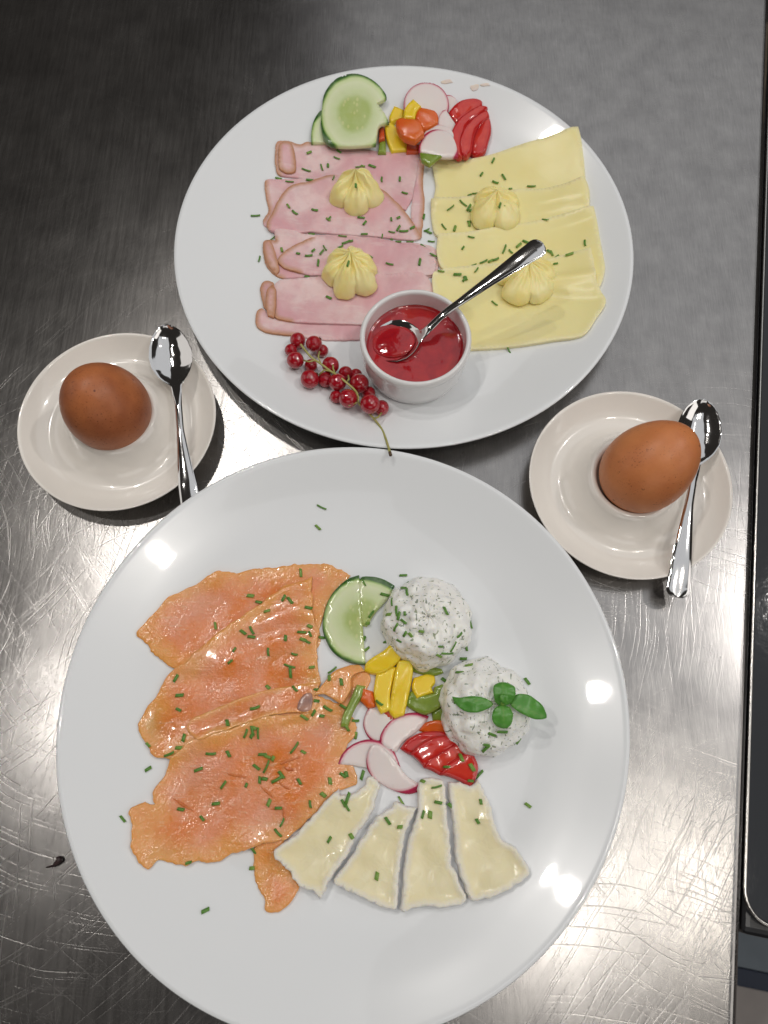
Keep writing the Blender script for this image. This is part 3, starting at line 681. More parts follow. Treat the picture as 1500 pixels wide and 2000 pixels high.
# ------------------------------------------------------------------ butter rosettes
GB = 'butter rosettes on ham and cheese'
def rosette(px, py, Rp, lobes, ph, h, label, squash=1., down=.30, rot=0., seed=0):
    c = hit(px, py); e = at(px+Rp, py, c[2]); Rm = abs(e[0]-c[0]); base = c[2]
    n, m = 160, 30; V = []; F = []
    pk = (0, .28*Rm)
    for i in range(m+1):
        q = i/m
        for k in range(n):
            a = 2*math.pi*k/n; l = abs(math.cos(lobes/2*(a-ph)))**.45; l = l*(1+.22*math.sin(2*a+seed*1.7)+.10*math.sin(5*a+seed*2.3))
            rad = Rm*(.72+.30*l)*(1-down*math.sin(a))*squash**(abs(math.cos(a)))
            rho = math.sin(q*math.pi/2)**.9 if q < .999 else 1
            x = math.cos(a)*rad*rho+pk[0]*(1-rho); y = math.sin(a)*rad*rho+pk[1]*(1-rho)
            cre = 1-(1-l)*.34*math.sin(min(1, rho*1.15)*math.pi)**.7
            prof = (1-rho**3.2)**.62*(1+.05*math.sin(a*lobes*3+seed+rho*4)*min(1, rho*2))
            z = h*prof*cre*(1-.10*rho)*(1+.22*noise.noise((x*70+seed*5, y*70, 0)))+h*.16*math.exp(-(rho/.14)**2)
            nn = noise.noise((x*200+seed, y*200, q*3))*.0009
            V.append((c[0]+x+nn, c[1]+y+nn, base-.0008+z+(nn*.8 if 0 < i < m else 0)))
    for i in range(m):
        for k in range(n): F.append((i*n+k, (i+1)*n+k, (i+1)*n+(k+1) % n, i*n+(k+1) % n))
    V.append((c[0], c[1], base-.001)); F += [(len(V)-1, m*n+(k+1) % n, m*n+k) for k in range(n)]
    o = mk('butter_rosette', V, F, M_butter); tag(o, label, 'butter', GB)
    add_hf(lambda x, y: base+h*np.clip(1-(np.hypot(x-c[0], y-c[1])/(Rm*.85))**2.5, -1, 1)-np.where(np.hypot(x-c[0], y-c[1]) < Rm*.85, .0004, 1), (c[0]-Rm*1.2, c[1]-Rm*1.2), (c[0]+Rm*1.2, c[1]+Rm*1.2), {1: 'the upper butter rosette on ham', 2: 'the lower butter rosette on ham', 3: 'the upper butter rosette on cheese', 4: 'the lower butter rosette on cheese'}[seed])
rosette(696, 378, 49, 5, R(54), .0150, 'upper butter rosette on the ham', seed=1, down=.10)
rosette(684, 532, 56, 6, R(75), .0145, 'lower butter rosette on the ham, above the redcurrants', seed=2, down=.08)
rosette(968, 404, 48, 4, R(40), .0105, 'butter rosette on the second cheese slice', seed=3, down=.15, squash=1.12)
rosette(1030, 544, 58, 5, R(20), .0115, 'butter rosette under the spoon handle on the lowest cheese slice', seed=4, down=.12)

# ------------------------------------------------------------------ ramekin with sauce
rc = at(812, 656, .0385); re_ = at(812+110, 656, .0385); RR = abs(re_[0]-rc[0])
prof = smooth_prof([(0, .0080), (RR*.70, .0082), (RR*.80, .0105), (RR*.86, .018), (RR*.885, .030), (RR*.90, .0370)], .0015)+[(RR*.915, .0383), (RR*.945, .0388), (RR*.975, .0384), (RR*.996, .0370), (RR, .0350), (RR*.995, .0335)]+smooth_prof([(RR*.985, .0325), (RR*.975, .024), (RR*.955, .016), (RR*.89, .0075), (RR*.80, .0052)], .0015)+[(RR*.78, .0046), (0, .0046)]
V, F = lathe(prof, rc[0], rc[1], 128)
o = mk('ramekin', V, F, M_ramekin, origin=(rc[0], rc[1], .0048)); tag(o, 'small round white ramekin of red sauce on the upper plate', 'ramekin')
add_hf(lambda x, y: np.where(np.hypot(x-rc[0], y-rc[1]) < RR, .0385, -1), (rc[0]-RR, rc[1]-RR), (rc[0]+RR, rc[1]+RR), 'ramekin')
JZ = .0262
V = []; F = []; n = 96; rings = np.concatenate([np.linspace(0, .95, 34), [.975, 1.]]); bowl_c = at(775, 668, JZ)
for r_ in rings:
    for k in range(n):
        a = 2*math.pi*k/n; x = rc[0]+RR*.882*r_*math.cos(a); y = rc[1]+RR*.882*r_*math.sin(a)
        z = JZ+.0005*noise.noise((x*120, y*120, 0))+(.0010 if r_ > .99 else .0004 if r_ > .97 else 0)
        V.append((x, y, z))
for i in range(len(rings)-1):
    for k in range(n): F.append((i*n+k, (i+1)*n+k, (i+1)*n+(k+1) % n, i*n+(k+1) % n))
V += [(x, y, .0085) for x, y, z in V[-n:]]; i = len(rings)-1
V = [v if not (j >= len(rings)*n) else (rc[0]+(v[0]-rc[0])*.88, rc[1]+(v[1]-rc[1])*.88, v[2]) for j, v in enumerate(V)]
for k in range(n): F.append((i*n+k, (i+1)*n+k, (i+1)*n+(k+1) % n, i*n+(k+1) % n))
F.append(tuple((i+1)*n+k for k in range(n))[::-1])
o = mk('red_sauce', V, F, M_jam); tag(o, 'glossy red berry sauce filling the white ramekin', 'sauce')
spoon_px((722, 676, JZ-.0015), (822, 655, JZ+.0045), (836, 643, JZ+.0085, .0025), [(868, 612, .0400, .0022), (905, 585, .0460, .0026), (960, 546, .0530, .0038), (1010, 511, .0590, .0054), (1047, 486, .0625, .0066)], .0150, 0, 'steel teaspoon standing in the red sauce, handle over the yellow cheese', depth=.0062)
# sauce lying in the bowl of the spoon
a_ = at(722, 676, JZ+.0002); b_ = at(822, 655, JZ+.0030); cc = a_*.54+b_*.46; ax_ = (b_-a_)*.43; up_ = Vector((0, 0, 1)); sd = Vector(ax_).normalized().cross(up_)
V = [tuple(cc+np.array((0, 0, .0006)))]; F = []; n = 40
for i, q in enumerate((.25, .5, .75, .93, 1.)):
    for k in range(n):
        t = 2*math.pi*k/n; p = Vector(cc)+Vector(ax_)*math.cos(t)*q+sd*math.sin(t)*.0112*q; V.append((p.x, p.y, p.z+.0006*(1-q*q)-.0010*(q > .99)+.00015*noise.noise((p.x*300, p.y*300, 1))))
for k in range(n): F.append((0, 1+k, 1+(k+1) % n))
for i in range(4):
    for k in range(n): F.append((1+i*n+k, 1+(i+1)*n+k, 1+(i+1)*n+(k+1) % n, 1+i*n+(k+1) % n))
F = [f[::-1] for f in F]
nb_ = len(V); V += [(v[0]*.5+cc[0]*.5, v[1]*.5+cc[1]*.5, v[2]-.0035) for v in V[-n:]]
for k in range(n): F.append((1+4*n+k, 1+4*n+(k+1) % n, nb_+(k+1) % n, nb_+k))
F.append(tuple(nb_+k for k in range(n)))
o = mk('spoonful_of_sauce', V, F, M_jam); tag(o, 'spoonful of red sauce inside the bowl of the spoon in the ramekin', 'sauce')

# ------------------------------------------------------------------ redcurrants
sp0 = hit(670, 730); rcb = empty('redcurrant_sprig', (sp0[0], sp0[1], sp0[2]), 'sprig of shiny redcurrants on a green stem left of the ramekin', 'redcurrants')
BER = [(245,375,46,0),(340,395,48,3),(205,432,37,-3),(388,435,37,-3),(230,490,50,1),(322,522,38,-3),(437,520,50,2),(315,602,55,0),(405,605,45,-2),(525,566,42,0),(478,620,52,3),(585,577,38,-2),(605,627,57,3),(540,715,55,3),(470,706,38,-3),(660,682,40,-2),(668,748,58,4),(735,770,46,-1)]
ref = None
for (bx, by, br, lv) in BER:
    px, py = cr('C', [(bx, by)])[0]; g = at(px, py, .008); rad = br*.3333/1526.6*np.linalg.norm(g-np.array([0, 0, CH]))*.98
    zz = float(samp(HF, g[0], g[1])); zc = max(zz, .0048)+rad+max(0, lv+1)*.0011
    g = at(px, py, zc)
    if ref is None:
        V = []; F = []; n, m = 28, 18
        for i in range(m+1):
            t = math.pi*i/m
            for k in range(n): p = 2*math.pi*k/n; V.append((math.sin(t)*math.cos(p), math.sin(t)*math.sin(p), math.cos(t)*.97))
        for i in range(m):
            for k in range(n): F.append((i*n+k, (i+1)*n+k, (i+1)*n+(k+1) % n, i*n+(k+1) % n))
        bme = bpy.data.meshes.new('berry'); bme.from_pydata(V, [], F); bme.materials.append(M_berry); bme.polygons.foreach_set('use_smooth', [True]*len(F)); bme.update(); ref = 1
        V = []; F = []
        for k in range(10):
            a = 2*math.pi*k/10; r_ = .16 if k % 2 else .24; V.append((math.cos(a)*r_, math.sin(a)*r_, 1.02 if k % 2 else 1.10))
        V.append((0, 0, .93)); F = [(10, k, (k+1) % 10) for k in range(10)]; V += [(v[0]*.7, v[1]*.7, .92) for v in V[:10]]; F += [(k, 11+k, 11+(k+1) % 10, (k+1) % 10) for k in range(10)]
        cme = bpy.data.meshes.new('calyx'); cme.from_pydata(V, [], F); cme.materials.append(M_calyx); cme.update()
    b = bpy.data.objects.new('berry', bme); COL.objects.link(b); b.parent = rcb; b.location = Vector(g)-rcb.location; b.scale = (rad,)*3
    b.rotation_euler = (random.uniform(-2.2, 2.2)+3.1, random.uniform(-1, 1), random.uniform(0, 6))
    c_ = bpy.data.objects.new('calyx', cme); COL.objects.link(c_); c_.parent = b
stem = cr('C', [(262,398),(320,470),(380,512),(430,550),(465,572),(530,622),(590,680),(600,740),(640,782),(690,832),(740,900),(770,980),(784,1030)])
sz = [.020,.0205,.0205,.021,.021,.022,.021,.019,.018,.016,.0165,.022,.0252]
SP = np.array([at(p[0], p[1], z) for p, z in zip(stem, sz)]); SP, _ = spline(SP, .002, closed=False, sharp=-2)
tube('stem', SP, [.0007]*(len(SP)-3)+[.0008]*3, M_stem, rcb)
e_ = Vector(SP[-1]); d_ = (e_-Vector(SP[-3])).normalized(); tube('stem_tip', [e_, e_+d_*.0028], .00095, M_calyx, rcb)
for pts in ([(380,512),(365,470),(372,440)], [(350,490),(310,500),(282,492)], [(440,556),(400,548),(370,575)], [(465,572),(452,540),(450,515)], [(590,740),(545,755),(500,745)], [(530,622),(545,600),(540,580)], [(600,740),(600,700),(590,690)], [(640,782),(655,775),(668,800)], [(690,832),(715,825),(735,800)]):
    q = cr('C', pts); tube('pedicel', [at(*q[0], .0205), at(*q[1], .0212), at(*q[2], .0185)], [.0005, .0005, .0006], M_stem, rcb, 6)

# ------------------------------------------------------------------ vegetables, upper plate
GCU = 'cucumber slices'; GRA = 'radish slices'; GPE = 'pepper strips'
def cuc(tg, pts, disc, label, **k):
    o_, y_, s_ = CROP[tg]; d_ = (cr(tg, [disc[0]])[0], disc[1]*s_, disc[2]*s_)
    kw = dict(mode='rigid'); kw.update(k)
    return sheet('cucumber_slice', cr(tg, pts), M_cuc, .0026, rr=.0006, grid=.003, step=.0010, disc=d_, owner='cucumber', label=label, cat='cucumber slice', group=GCU, keepcorner=.2, **kw)
def rad(tg, pts, disc, label, **k):
    s_ = CROP[tg][2]; d_ = (cr(tg, [disc[0]])[0], disc[1]*s_)+((disc[2]*s_,) if len(disc) > 2 else ())
    kw = dict(mode='rigid'); kw.update(k)
    return sheet('radish_slice', cr(tg, pts), M_rad, .0018, rr=.0006, grid=.002, step=.0008, disc=d_, owner='radish', label=label, cat='radish slice', group=GRA, keepcorner=.2, **kw)
def pep(tg, pts, mat, label, th=.0055, **k):
    kw = dict(mode='plane_soft'); kw.update(k)
    return sheet('pepper_piece', cr(tg, pts), mat, th*.75, rr=.0008, grid=.0014, step=.0008, owner='pepper', wave=.0008, wscale=90, label=label, cat='pepper piece', group=GPE, keepcorner=.6, **kw)
cuc('K', [(30,625),(28,560),(40,480),(65,420),(105,375),(160,400),(200,520),(200,625)], ((290,600),265,262), 'cucumber slice mostly hidden behind the large notched one at the top')
cuc('K', [(105,500),(105,430),(112,360),(125,260),(170,180),(230,125),(310,95),(380,92),(450,110),(520,150),(580,210),(612,275),(540,318),(600,400),(632,470),(560,490),(540,560),(530,640),(300,655),(150,625)], ((368,402),272,312), 'large cucumber slice with a notch on its right, top left of the upper plate', tilt=(0, .12))
circ = lambda cx, cy, r, n=20, ry=None: [(cx+r*math.cos(2*math.pi*k/n), cy+(ry or r)*math.sin(2*math.pi*k/n)) for k in range(n)]
rad('K', circ(1085, 330, 75, 14), ((1085,330),78), 'small radish slice peeping out behind the round radish slice')
rad('K', circ(918, 330, 176, 26, 172), ((918,330),180,176), 'whole round radish slice with pink rim at the top of the upper plate', tilt=(0, .05))
rad('K', [(1005,450),(1040,380),(1070,368),(1110,430),(1150,500),(1130,570),(1020,520)], ((1130,480),126,120), 'radish slice on edge left of the upper tomato')
rad('K', [(890,590),(910,540),(960,495),(1020,485),(1090,505),(1130,560),(1110,620),(1000,640)], ((1012,640),178,165), 'pale radish slice just behind the front one on the upper plate')
rad('K', [(863,690),(870,620),(910,555),(980,522),(1060,530),(1115,565),(1150,640),(1165,735),(1050,740),(920,710)], ((1015,665),154,148), 'front half round radish slice below the upper tomato')
pep('K', [(870,700),(1040,722),(990,760),(945,800),(885,765)], M_green, 'dark green pepper scrap between ham and cheese', .003)
pep('K', [(560,605),(605,578),(608,700),(545,700)], M_green, 'small green pepper stick beside the large cucumber slice', .004)
pep('K', [(550,502),(592,488),(600,590),(552,605)], M_redp, 'small red pepper bit touching the large cucumber slice', .004)
pep('K', [(765,615),(865,640),(860,700),(765,700)], M_redp, 'red pepper bit under the upper orange pepper', .004)
pep('K', [(640,400),(670,338),(748,370),(745,440),(680,455),(650,480),(630,440)], M_yellow, 'yellow pepper cube left of the pointed yellow one')
pep('K', [(745,375),(775,325),(818,288),(882,345),(845,385),(832,445),(745,440)], M_yellow, 'pointed yellow pepper cube overlapping the round radish slice')
pep('K', [(595,492),(640,468),(680,500),(720,580),(772,640),(765,688),(650,695),(615,600)], M_yellow, 'curved yellow pepper strip left of the orange pieces, upper plate')
pep('K', [(850,382),(880,355),(980,380),(1012,420),(1008,475),(940,512),(890,525),(855,470),(835,430)], M_orange, 'orange pepper piece next to the round radish slice', .005)
pep('K', [(682,455),(720,435),(830,445),(880,470),(905,550),(832,612),(740,582),(690,510)], M_orange, 'bright orange pepper square in front of the yellow cubes', .006)
def tomato(name_pts, tg, label, th=.0042):
    W = [hit(*p) for p in cr(tg, name_pts[0][0])]; c = np.mean(np.array(W), 0)
    tr = empty('tomato_wedge', (c[0], c[1], c[2]), label, 'tomato', 'fanned tomato wedges')
    for k, (p, ra_) in enumerate(name_pts): sheet('tomato_slice', cr(tg, p), M_tomato, th, rr=.0016, grid=.0016, step=.0008, mode='plane_soft', parent=tr, owner='tomato', wave=.0013, wscale=110, raise_=ra_, keepcorner=.2, seed=k)
tomato([([(1088,400),(1130,338),(1200,295),(1290,281),(1350,303),(1340,360),(1240,420),(1150,485)], .0005),
        ([(1260,705),(1270,600),(1310,520),(1370,430),(1412,440),(1422,530),(1402,610),(1375,690),(1310,728)], .0004),
        ([(1110,645),(1103,560),(1150,460),(1220,395),(1330,330),(1397,350),(1340,410),(1260,460),(1220,530),(1190,630),(1198,728),(1160,735),(1128,690)], .0005),
        ([(1180,705),(1172,600),(1215,500),(1290,425),(1385,365),(1408,430),(1350,475),(1300,545),(1280,630),(1268,690),(1230,730)], .0003)], 'K', 'dark red fanned tomato wedge at the top of the upper plate')

# ------------------------------------------------------------------ smoked salmon
GS = 'smoked salmon slices on the lower plate'
def salmon(pts, label, th=.0009, **k):
    kw = dict(jag=.0013, jscale=170, wave=.0020, wscale=45, raise_=0.); kw.update(k)
    return sheet('salmon_slice', cr('F', pts), M_salmon, th, rr=.0012, e0=.45, grid=.0021, step=.0009, owner='salmon', label=label, cat='salmon slice', group=GS, **kw)
salmon([(105,425),(200,330),(270,255),(350,205),(430,165),(530,105),(620,110),(720,95),(900,75),(1100,58),(1190,80),(1262,128),(1190,200),(1140,290),(1100,380),(1085,520),(900,600),(600,640),(400,650),(280,615),(200,550),(150,490)], 'topmost smoked salmon slice, its right end beside the cucumber', seed=1)
salmon([(1052,130),(960,160),(880,195),(820,240),(700,330),(600,390),(470,500),(400,560),(300,640),(250,700),(200,790),(130,880),(115,960),(160,1050),(200,1100),(290,1120),(380,1080),(520,1010),(900,910),(1060,850),(1098,700),(1082,560),(1085,430),(1062,350),(1058,220)], 'middle smoked salmon slice with pale pleats, folded over the topmost one', seed=2, raise_=.0008,
       extra=lambda x, y, d: .0007*np.sin((y*np.cos(R(22))-x*np.sin(R(22)))*430+5*noise2(x, y, 22, 4))*np.clip(d/.004, 0, 1)*np.clip((x-at(470, 1250)[0])/.04+.3, 0, 1))
salmon([(745,1600),(742,1700),(745,1790),(800,1870),(795,1930),(840,1962),(900,1930),(960,1870),(985,1800),(920,1710),(880,1640),(900,1560),(820,1530)], 'narrow orange salmon tail hanging below, left of the soft cheese', seed=5)
salmon([(1040,860),(980,868),(760,893),(640,940),(500,985),(400,1010),(340,1060),(290,1120),(240,1220),(200,1300),(205,1370),(140,1360),(90,1378),(60,1420),(75,1470),(85,1540),(80,1600),(110,1660),(165,1712),(220,1670),(300,1690),(400,1685),(550,1665),(640,1635),(740,1592),(850,1562),(915,1548),(1000,1480),(1100,1390),(1200,1290),(1292,1250),(1280,1150),(1240,1060),(1290,980),(1280,900),(1210,830),(1120,790),(1060,780)], 'largest smoked salmon slice at the bottom with a ragged left edge', seed=4, raise_=.0006)
salmon([(1100,700),(980,715),(800,745),(640,800),(520,850),(400,900),(375,960),(440,1012),(520,982),(700,922),(880,872),(1040,862),(1060,790)], 'narrow salmon fold between the middle and the largest slice', seed=3, raise_=.0002, th=.0007, wave=.0005, jag=.0005, dm=4., smoothbase=2)
o = sheet('fish_skin', cr('F', [(985,800),(1015,765),(1050,760),(1058,800),(1045,850),(1005,862),(975,845)]), M_skin, .0007, rr=.0006, grid=.0015, step=.0008, owner='salmon', label='small dark grey scrap of fish skin at the end of the salmon fold', cat='fish skin')
salmon([(1265,655),(1350,645),(1372,690),(1340,760),(1290,840),(1240,850),(1200,815),(1240,760)], 'dark orange salmon bit hanging behind the green pepper stick', seed=8, raise_=.0004, jag=.0005)
salmon([(1060,772),(1110,720),(1160,660),(1230,620),(1310,608),(1340,640),(1270,670),(1262,740),(1215,815),(1170,795),(1120,770)], 'curled pale orange salmon end below the lower cucumber', seed=7, raise_=.0012, jag=.0004, dome=.003)

M_tear = mat_simple('salmon_dark_flesh', (.58, .14, .03), (.68, .20, .05), .3, 200, .3, .3)
big_salmon = [o for o in bpy.data.objects if o.get('label', '').startswith('largest smoked salmon')][0]
for q in ([(880,1140),(930,1118),(990,1105),(985,1115),(935,1130),(885,1150)], [(590,1190),(640,1200),(700,1212),(690,1222),(640,1215),(600,1203)], [(770,1262),(810,1285),(850,1325),(840,1328),(800,1298)], [(868,1230),(900,1255),(935,1278),(925,1284),(890,1264)], [(895,1390),(908,1405),(912,1445),(902,1450),(896,1420)], [(900,1160),(950,1168),(955,1182),(920,1182)], [(820,1390),(850,1385),(905,1388),(860,1396)], [(300,1330),(360,1360),(410,1400),(350,1375)]):
    sheet('tear', cr('F', q), M_tear, .0003, rr=.0002, grid=.0012, step=.0007, owner='the largest ragged salmon slice', parent=big_salmon)

# ------------------------------------------------------------------ vegetables and cheeses, lower plate
cuc('G', [(312,115),(380,106),(450,123),(514,160),(480,230),(400,320),(350,400),(300,380),(290,240)], ((330,358),255,250), 'short cucumber wedge behind the half slice, lower plate')
cuc('G', [(305,97),(230,124),(150,200),(105,290),(87,400),(108,480),(150,550),(220,600),(290,622),(342,624),(330,450),(318,270)], ((335,362),250,265), 'half cucumber slice beside the salmon, lower plate')
def scoop(px, py, rp, h, label, seed):
    c = hit(px, py); c = at(px, py, c[2]+h*.45); e = at(px+rp, py, c[2]); Rm = abs(e[0]-c[0]); base = .0046; n, m = 220, 70; V = []; F = []
    def rz(a, q):
        t = q*math.pi*.60
        r = Rm*math.sin(t)/1.0; z = h*(math.cos(t)+math.cos(math.pi*.60)*-1)/(1+.309)
        return r, z
    for i in range(m+1):
        q = i/m
        for k in range(n):
            a = 2*math.pi*k/n; r_, z = rz(a, q); x, y = math.cos(a)*r_, math.sin(a)*r_
            v = Vector((x*58+seed, y*58, z*58)); d = noise.noise(v)*.0022+noise.noise(v*2.6)*.0017+abs(noise.noise(v*1.3+Vector((3, 1, 2))))*.0014+noise.noise(v*6)*.0005
            sw = .0005*math.sin(9*a+r_*420+seed); kk = 1+(d+sw)/Rm
            V.append((c[0]+x*kk, c[1]+y*kk, base+max(z*kk, 0)))
    for i in range(m):
        for k in range(n): F.append((i*n+k, (i+1)*n+k, (i+1)*n+(k+1) % n, i*n+(k+1) % n))
    F.append(tuple(m*n+k for k in range(n))[::-1])
    o = mk('curd_cheese_scoop', V, F, M_curd); tag(o, label, 'curd cheese', 'scoops of herb curd cheese')
    add_hf(lambda x, y: base+h*(np.sqrt(np.clip(1-(np.hypot(x-c[0], y-c[1])/Rm)**2, 0, 1))*.764+.236)-np.where(np.hypot(x-c[0], y-c[1]) < Rm*.99, -.0006, 1), (c[0]-Rm, c[1]-Rm), (c[0]+Rm, c[1]+Rm), 'the upper herb curd scoop' if label.startswith('upper') else 'the lower herb curd scoop')
    return c, Rm
pep('G', [(600,608),(680,622),(790,648),(800,672),(740,690),(640,672),(598,650)], M_green, 'green pepper strip under the upper curd cheese scoop', .004)
scoop(834, 1214, 87, .0275, 'upper scoop of herb curd cheese with chives, nearer the cucumber', 1.)
c2, R2 = scoop(950, 1378, 91, .0275, 'lower scoop of herb curd cheese carrying the basil sprig', 9.)
pep('G', [(730,905),(795,860),(800,920),(800,960),(735,950)], M_green, 'olive green pepper scrap above the lower tomato', .003)
pep('G', [(585,812),(610,775),(660,805),(740,790),(745,755),(795,735),(812,790),(792,860),(740,900),(690,918),(620,892),(580,862)], M_green, 'broad curved green pepper piece beside the lower curd scoop', .006)
pep('G', [(290,740),(342,750),(320,815),(272,900),(238,992),(195,988),(205,925),(245,840)], M_green, 'thin green pepper stick lying on the salmon', .004)
pep('G', [(325,760),(385,780),(402,872),(355,882),(310,835)], M_orange, 'orange pepper piece left of the yellow strips, lower plate', .005)
pep('G', [(440,900),(500,880),(520,935),(490,960)], M_redp, 'tiny red pepper tip under the yellow strips', .003)
pep('G', [(395,720),(402,680),(480,640),(525,635),(508,700),(488,800),(490,892),(430,915),(400,850),(387,790)], M_yellow, 'left long yellow pepper strip on the lower plate', .006)
pep('G', [(612,760),(625,700),(700,678),(748,690),(752,730),(730,757),(742,790),(700,802),(642,826)], M_yellow, 'yellow pepper chunk on the broad green piece', .0055)
pep('G', [(530,597),(612,590),(622,660),(606,760),(582,870),(570,920),(512,942),(478,900),(490,800),(506,700)], M_yellow, 'right long yellow pepper strip standing highest in the middle, lower plate', .0075)
pep('G', [(508,480),(572,540),(540,600),(470,660),(400,682),(333,662),(340,618),(380,580),(445,540)], M_yellow, 'yellow pepper strip reaching toward the half cucumber slice', .007)
pep('G', [(690,965),(760,948),(820,958),(835,1022),(740,1030),(655,1012)], M_orange, 'flat reddish orange pepper piece above the lower tomato', .004)
rad('G', [(360,873),(335,930),(328,980),(345,1030),(372,1062),(425,1068),(470,1010),(510,945),(450,905),(400,885)], ((452,962),128,128), 'radish slice with thick magenta skin on its left', tilt=(.05, 0))
rad('G', [(424,1068),(440,1010),(490,950),(560,915),(640,904),(714,925),(690,970),(640,1020),(560,1080),(520,1135),(470,1120)], ((615,1092),190,188), 'long radish slice between yellow pepper and tomato')
rad('H', [(448,282),(470,230),(520,185),(590,160),(660,170),(720,210),(757,300),(700,305),(600,302),(520,288)], ((603,312),156,153), 'half moon radish slice over the edge of the salmon')
rad('H', [(617,188),(592,240),(592,300),(625,350),(690,395),(750,420),(800,428),(857,412),(852,380),(790,340),(750,290),(700,230),(655,190)], ((748,248),166,176), 'slender radish slice pointing at the soft cheese')
GM = 'wedges of soft white cheese'
def camem(pts, label, seed, **k):
    return sheet('soft_cheese_wedge', cr('H', pts), M_cam, .0075, rr=.0011, grid=.0018, step=.0008, jag=.0008, jscale=330, wave=.0016, wscale=80, mode='plane_soft', owner='soft cheese', sidemat=M_rind, label=label, cat='soft cheese', group=GM, seed=seed, keepcorner=.1,
                 extra=lambda x, y, d: -.0010*np.clip(d/.003, 0, 1)-.0010*np.clip(d/.007, 0, 1), **k)
camem([(600,340),(640,360),(660,385),(642,440),(622,510),(592,560),(542,630),(512,700),(452,790),(402,860),(390,900),(360,945),(335,905),(260,880),(200,800),(140,740),(135,700),(220,640),(300,560),(380,470),(452,405),(465,430),(530,420),(570,390)], 'leftmost soft cheese wedge, lying against the salmon', 1)
camem([(740,460),(780,482),(832,490),(820,530),(790,600),(770,700),(755,780),(748,900),(740,985),(700,990),(640,975),(560,930),(490,900),(430,870),(427,840),(480,780),(532,700),(582,620),(640,540),(700,500),(725,465)], 'second soft cheese wedge from the left, the shortest one', 2)
camem([(850,362),(900,347),(965,360),(978,420),(985,520),(998,620),(1008,760),(1048,860),(1078,930),(1060,965),(960,985),(880,980),(800,992),(767,1005),(752,985),(766,880),(773,780),(792,670),(812,600),(842,500),(837,420)], 'third soft cheese wedge from the left, narrow and upright', 3)
camem([(990,367),(1060,370),(1100,385),(1137,355),(1167,410),(1202,490),(1217,560),(1252,640),(1332,700),(1387,800),(1372,840),(1300,890),(1200,935),(1120,955),(1090,940),(1066,870),(1036,790),(1020,700),(1014,600),(1004,500),(992,420)], 'rightmost soft cheese wedge, below the tomato', 4)
tomato([([(753,205),(790,158),(860,124),(950,117),(1010,138),(960,175),(870,215),(806,237)], .0005),
        ([(805,232),(850,180),(930,145),(1015,140),(1055,172),(1000,210),(930,250),(872,302),(845,268)], .0010),
        ([(870,300),(890,250),(960,205),(1048,172),(1098,215),(1060,260),(1010,300),(962,338),(910,315)], .0010),
        ([(948,332),(985,280),(1055,235),(1103,222),(1138,290),(1127,350),(1102,397),(1050,367),(1000,346)], .0010)], 'H', 'red fanned tomato wedge beside the radish on the lower plate')
# basil
bz = .0046+.0275
bc = at(*cr('G', [(1145, 850)])[0], bz+.004)
bs = empty('basil_sprig', tuple(bc), 'fresh four leaved basil sprig on top of the lower curd cheese scoop', 'basil')
def leaf(pts, base, tip, z0, z1, arch, cup):
    W = np.array([at(*p, z0)[:2] for p in cr('G', pts)]); P, _ = spline(W, .0008, sharp=-.5)
    if np.sum(P[:,0]*np.roll(P[:,1], -1)-np.roll(P[:,0], -1)*P[:,1]) < 0: P = P[::-1]
    b = at(*cr('G', [base])[0], z0)[:2]; t_ = at(*cr('G', [tip])[0], z0)[:2]; ax = t_-b; Ln = np.linalg.norm(ax); ax = ax/Ln; nr = np.array([-ax[1], ax[0]])
    lo, hi = P.min(0), P.max(0); g = .0010
    GX, GY = np.meshgrid(np.arange(lo[0], hi[0], g), np.arange(lo[1], hi[1], g)); q = np.stack([GX.ravel(), GY.ravel()], 1)+rng.uniform(-.1, .1, (GX.size, 2))*g
    q = q[inside(q[:,0], q[:,1], P)]; q = q[pdist(q[:,0], q[:,1], P) > g*.5]
    vs, es, fs, _, _, _ = delaunay_2d_cdt([Vector(v) for v in np.vstack([P, q])], [], [list(range(len(P)))], 1, 1e-7)
    Q = np.array([tuple(v) for v in vs]); s = (Q-b)@ax/Ln; u = (Q-b)@nr
    half = max(np.abs((P-b)@nr)); un = np.abs(u)/half
    side = np.abs(((s*5-un*1.6) % 1)-.5); vein = np.minimum(un, .03+.5*np.abs(.5-side)*(.6) )
    z = z0+(z1-z0)*s+arch*np.sin(np.clip(s, 0, 1)*math.pi)+cup*(un-un**2*.4)*half*1.2-.0006*np.exp(-(u/.0005)**2)+.0005*np.sin(s*18)*un
    nQ = len(Q); V = [(a[0], a[1], c) for a, c in zip(Q, z)]+[(a[0], a[1], c-.0004) for a, c in zip(Q, z)]; F = []; edge = {}
    for f in fs:
        a = Q[f[1]]-Q[f[0]]; b_ = Q[f[2]]-Q[f[0]]
        if a[0]*b_[1]-a[1]*b_[0] < 0: f = f[::-1]
        F.append(tuple(f)); F.append(tuple(v+nQ for v in f[::-1]))
        for x_, y_ in zip(f, list(f[1:])+[f[0]]): edge[(x_, y_)] = 1
    F += [(v, u_, u_+nQ, v+nQ) for (u_, v) in list(edge) if (v, u_) not in edge]
    return mk('leaf', V, F, M_basil, bs, attrs={'vein': np.concatenate([vein, vein])})
leaf([(852,806),(900,815),(970,808),(1040,820),(1090,852),(1060,882),(990,905),(920,892),(872,850)], (1095,852), (855,812), bz+.0022, bz-.001, .0022, -.25)
leaf([(1190,850),(1225,800),(1290,798),(1360,838),(1400,880),(1412,932),(1340,942),(1260,912),(1215,882)], (1190,852), (1412,932), bz+.0022, bz-.002, .0022, -.25)
leaf([(1140,862),(1100,880),(1082,930),(1105,978),(1160,998),(1196,975),(1206,920),(1186,875)], (1145,858), (1160,998), bz+.0034, bz+.002, .002, -.3)
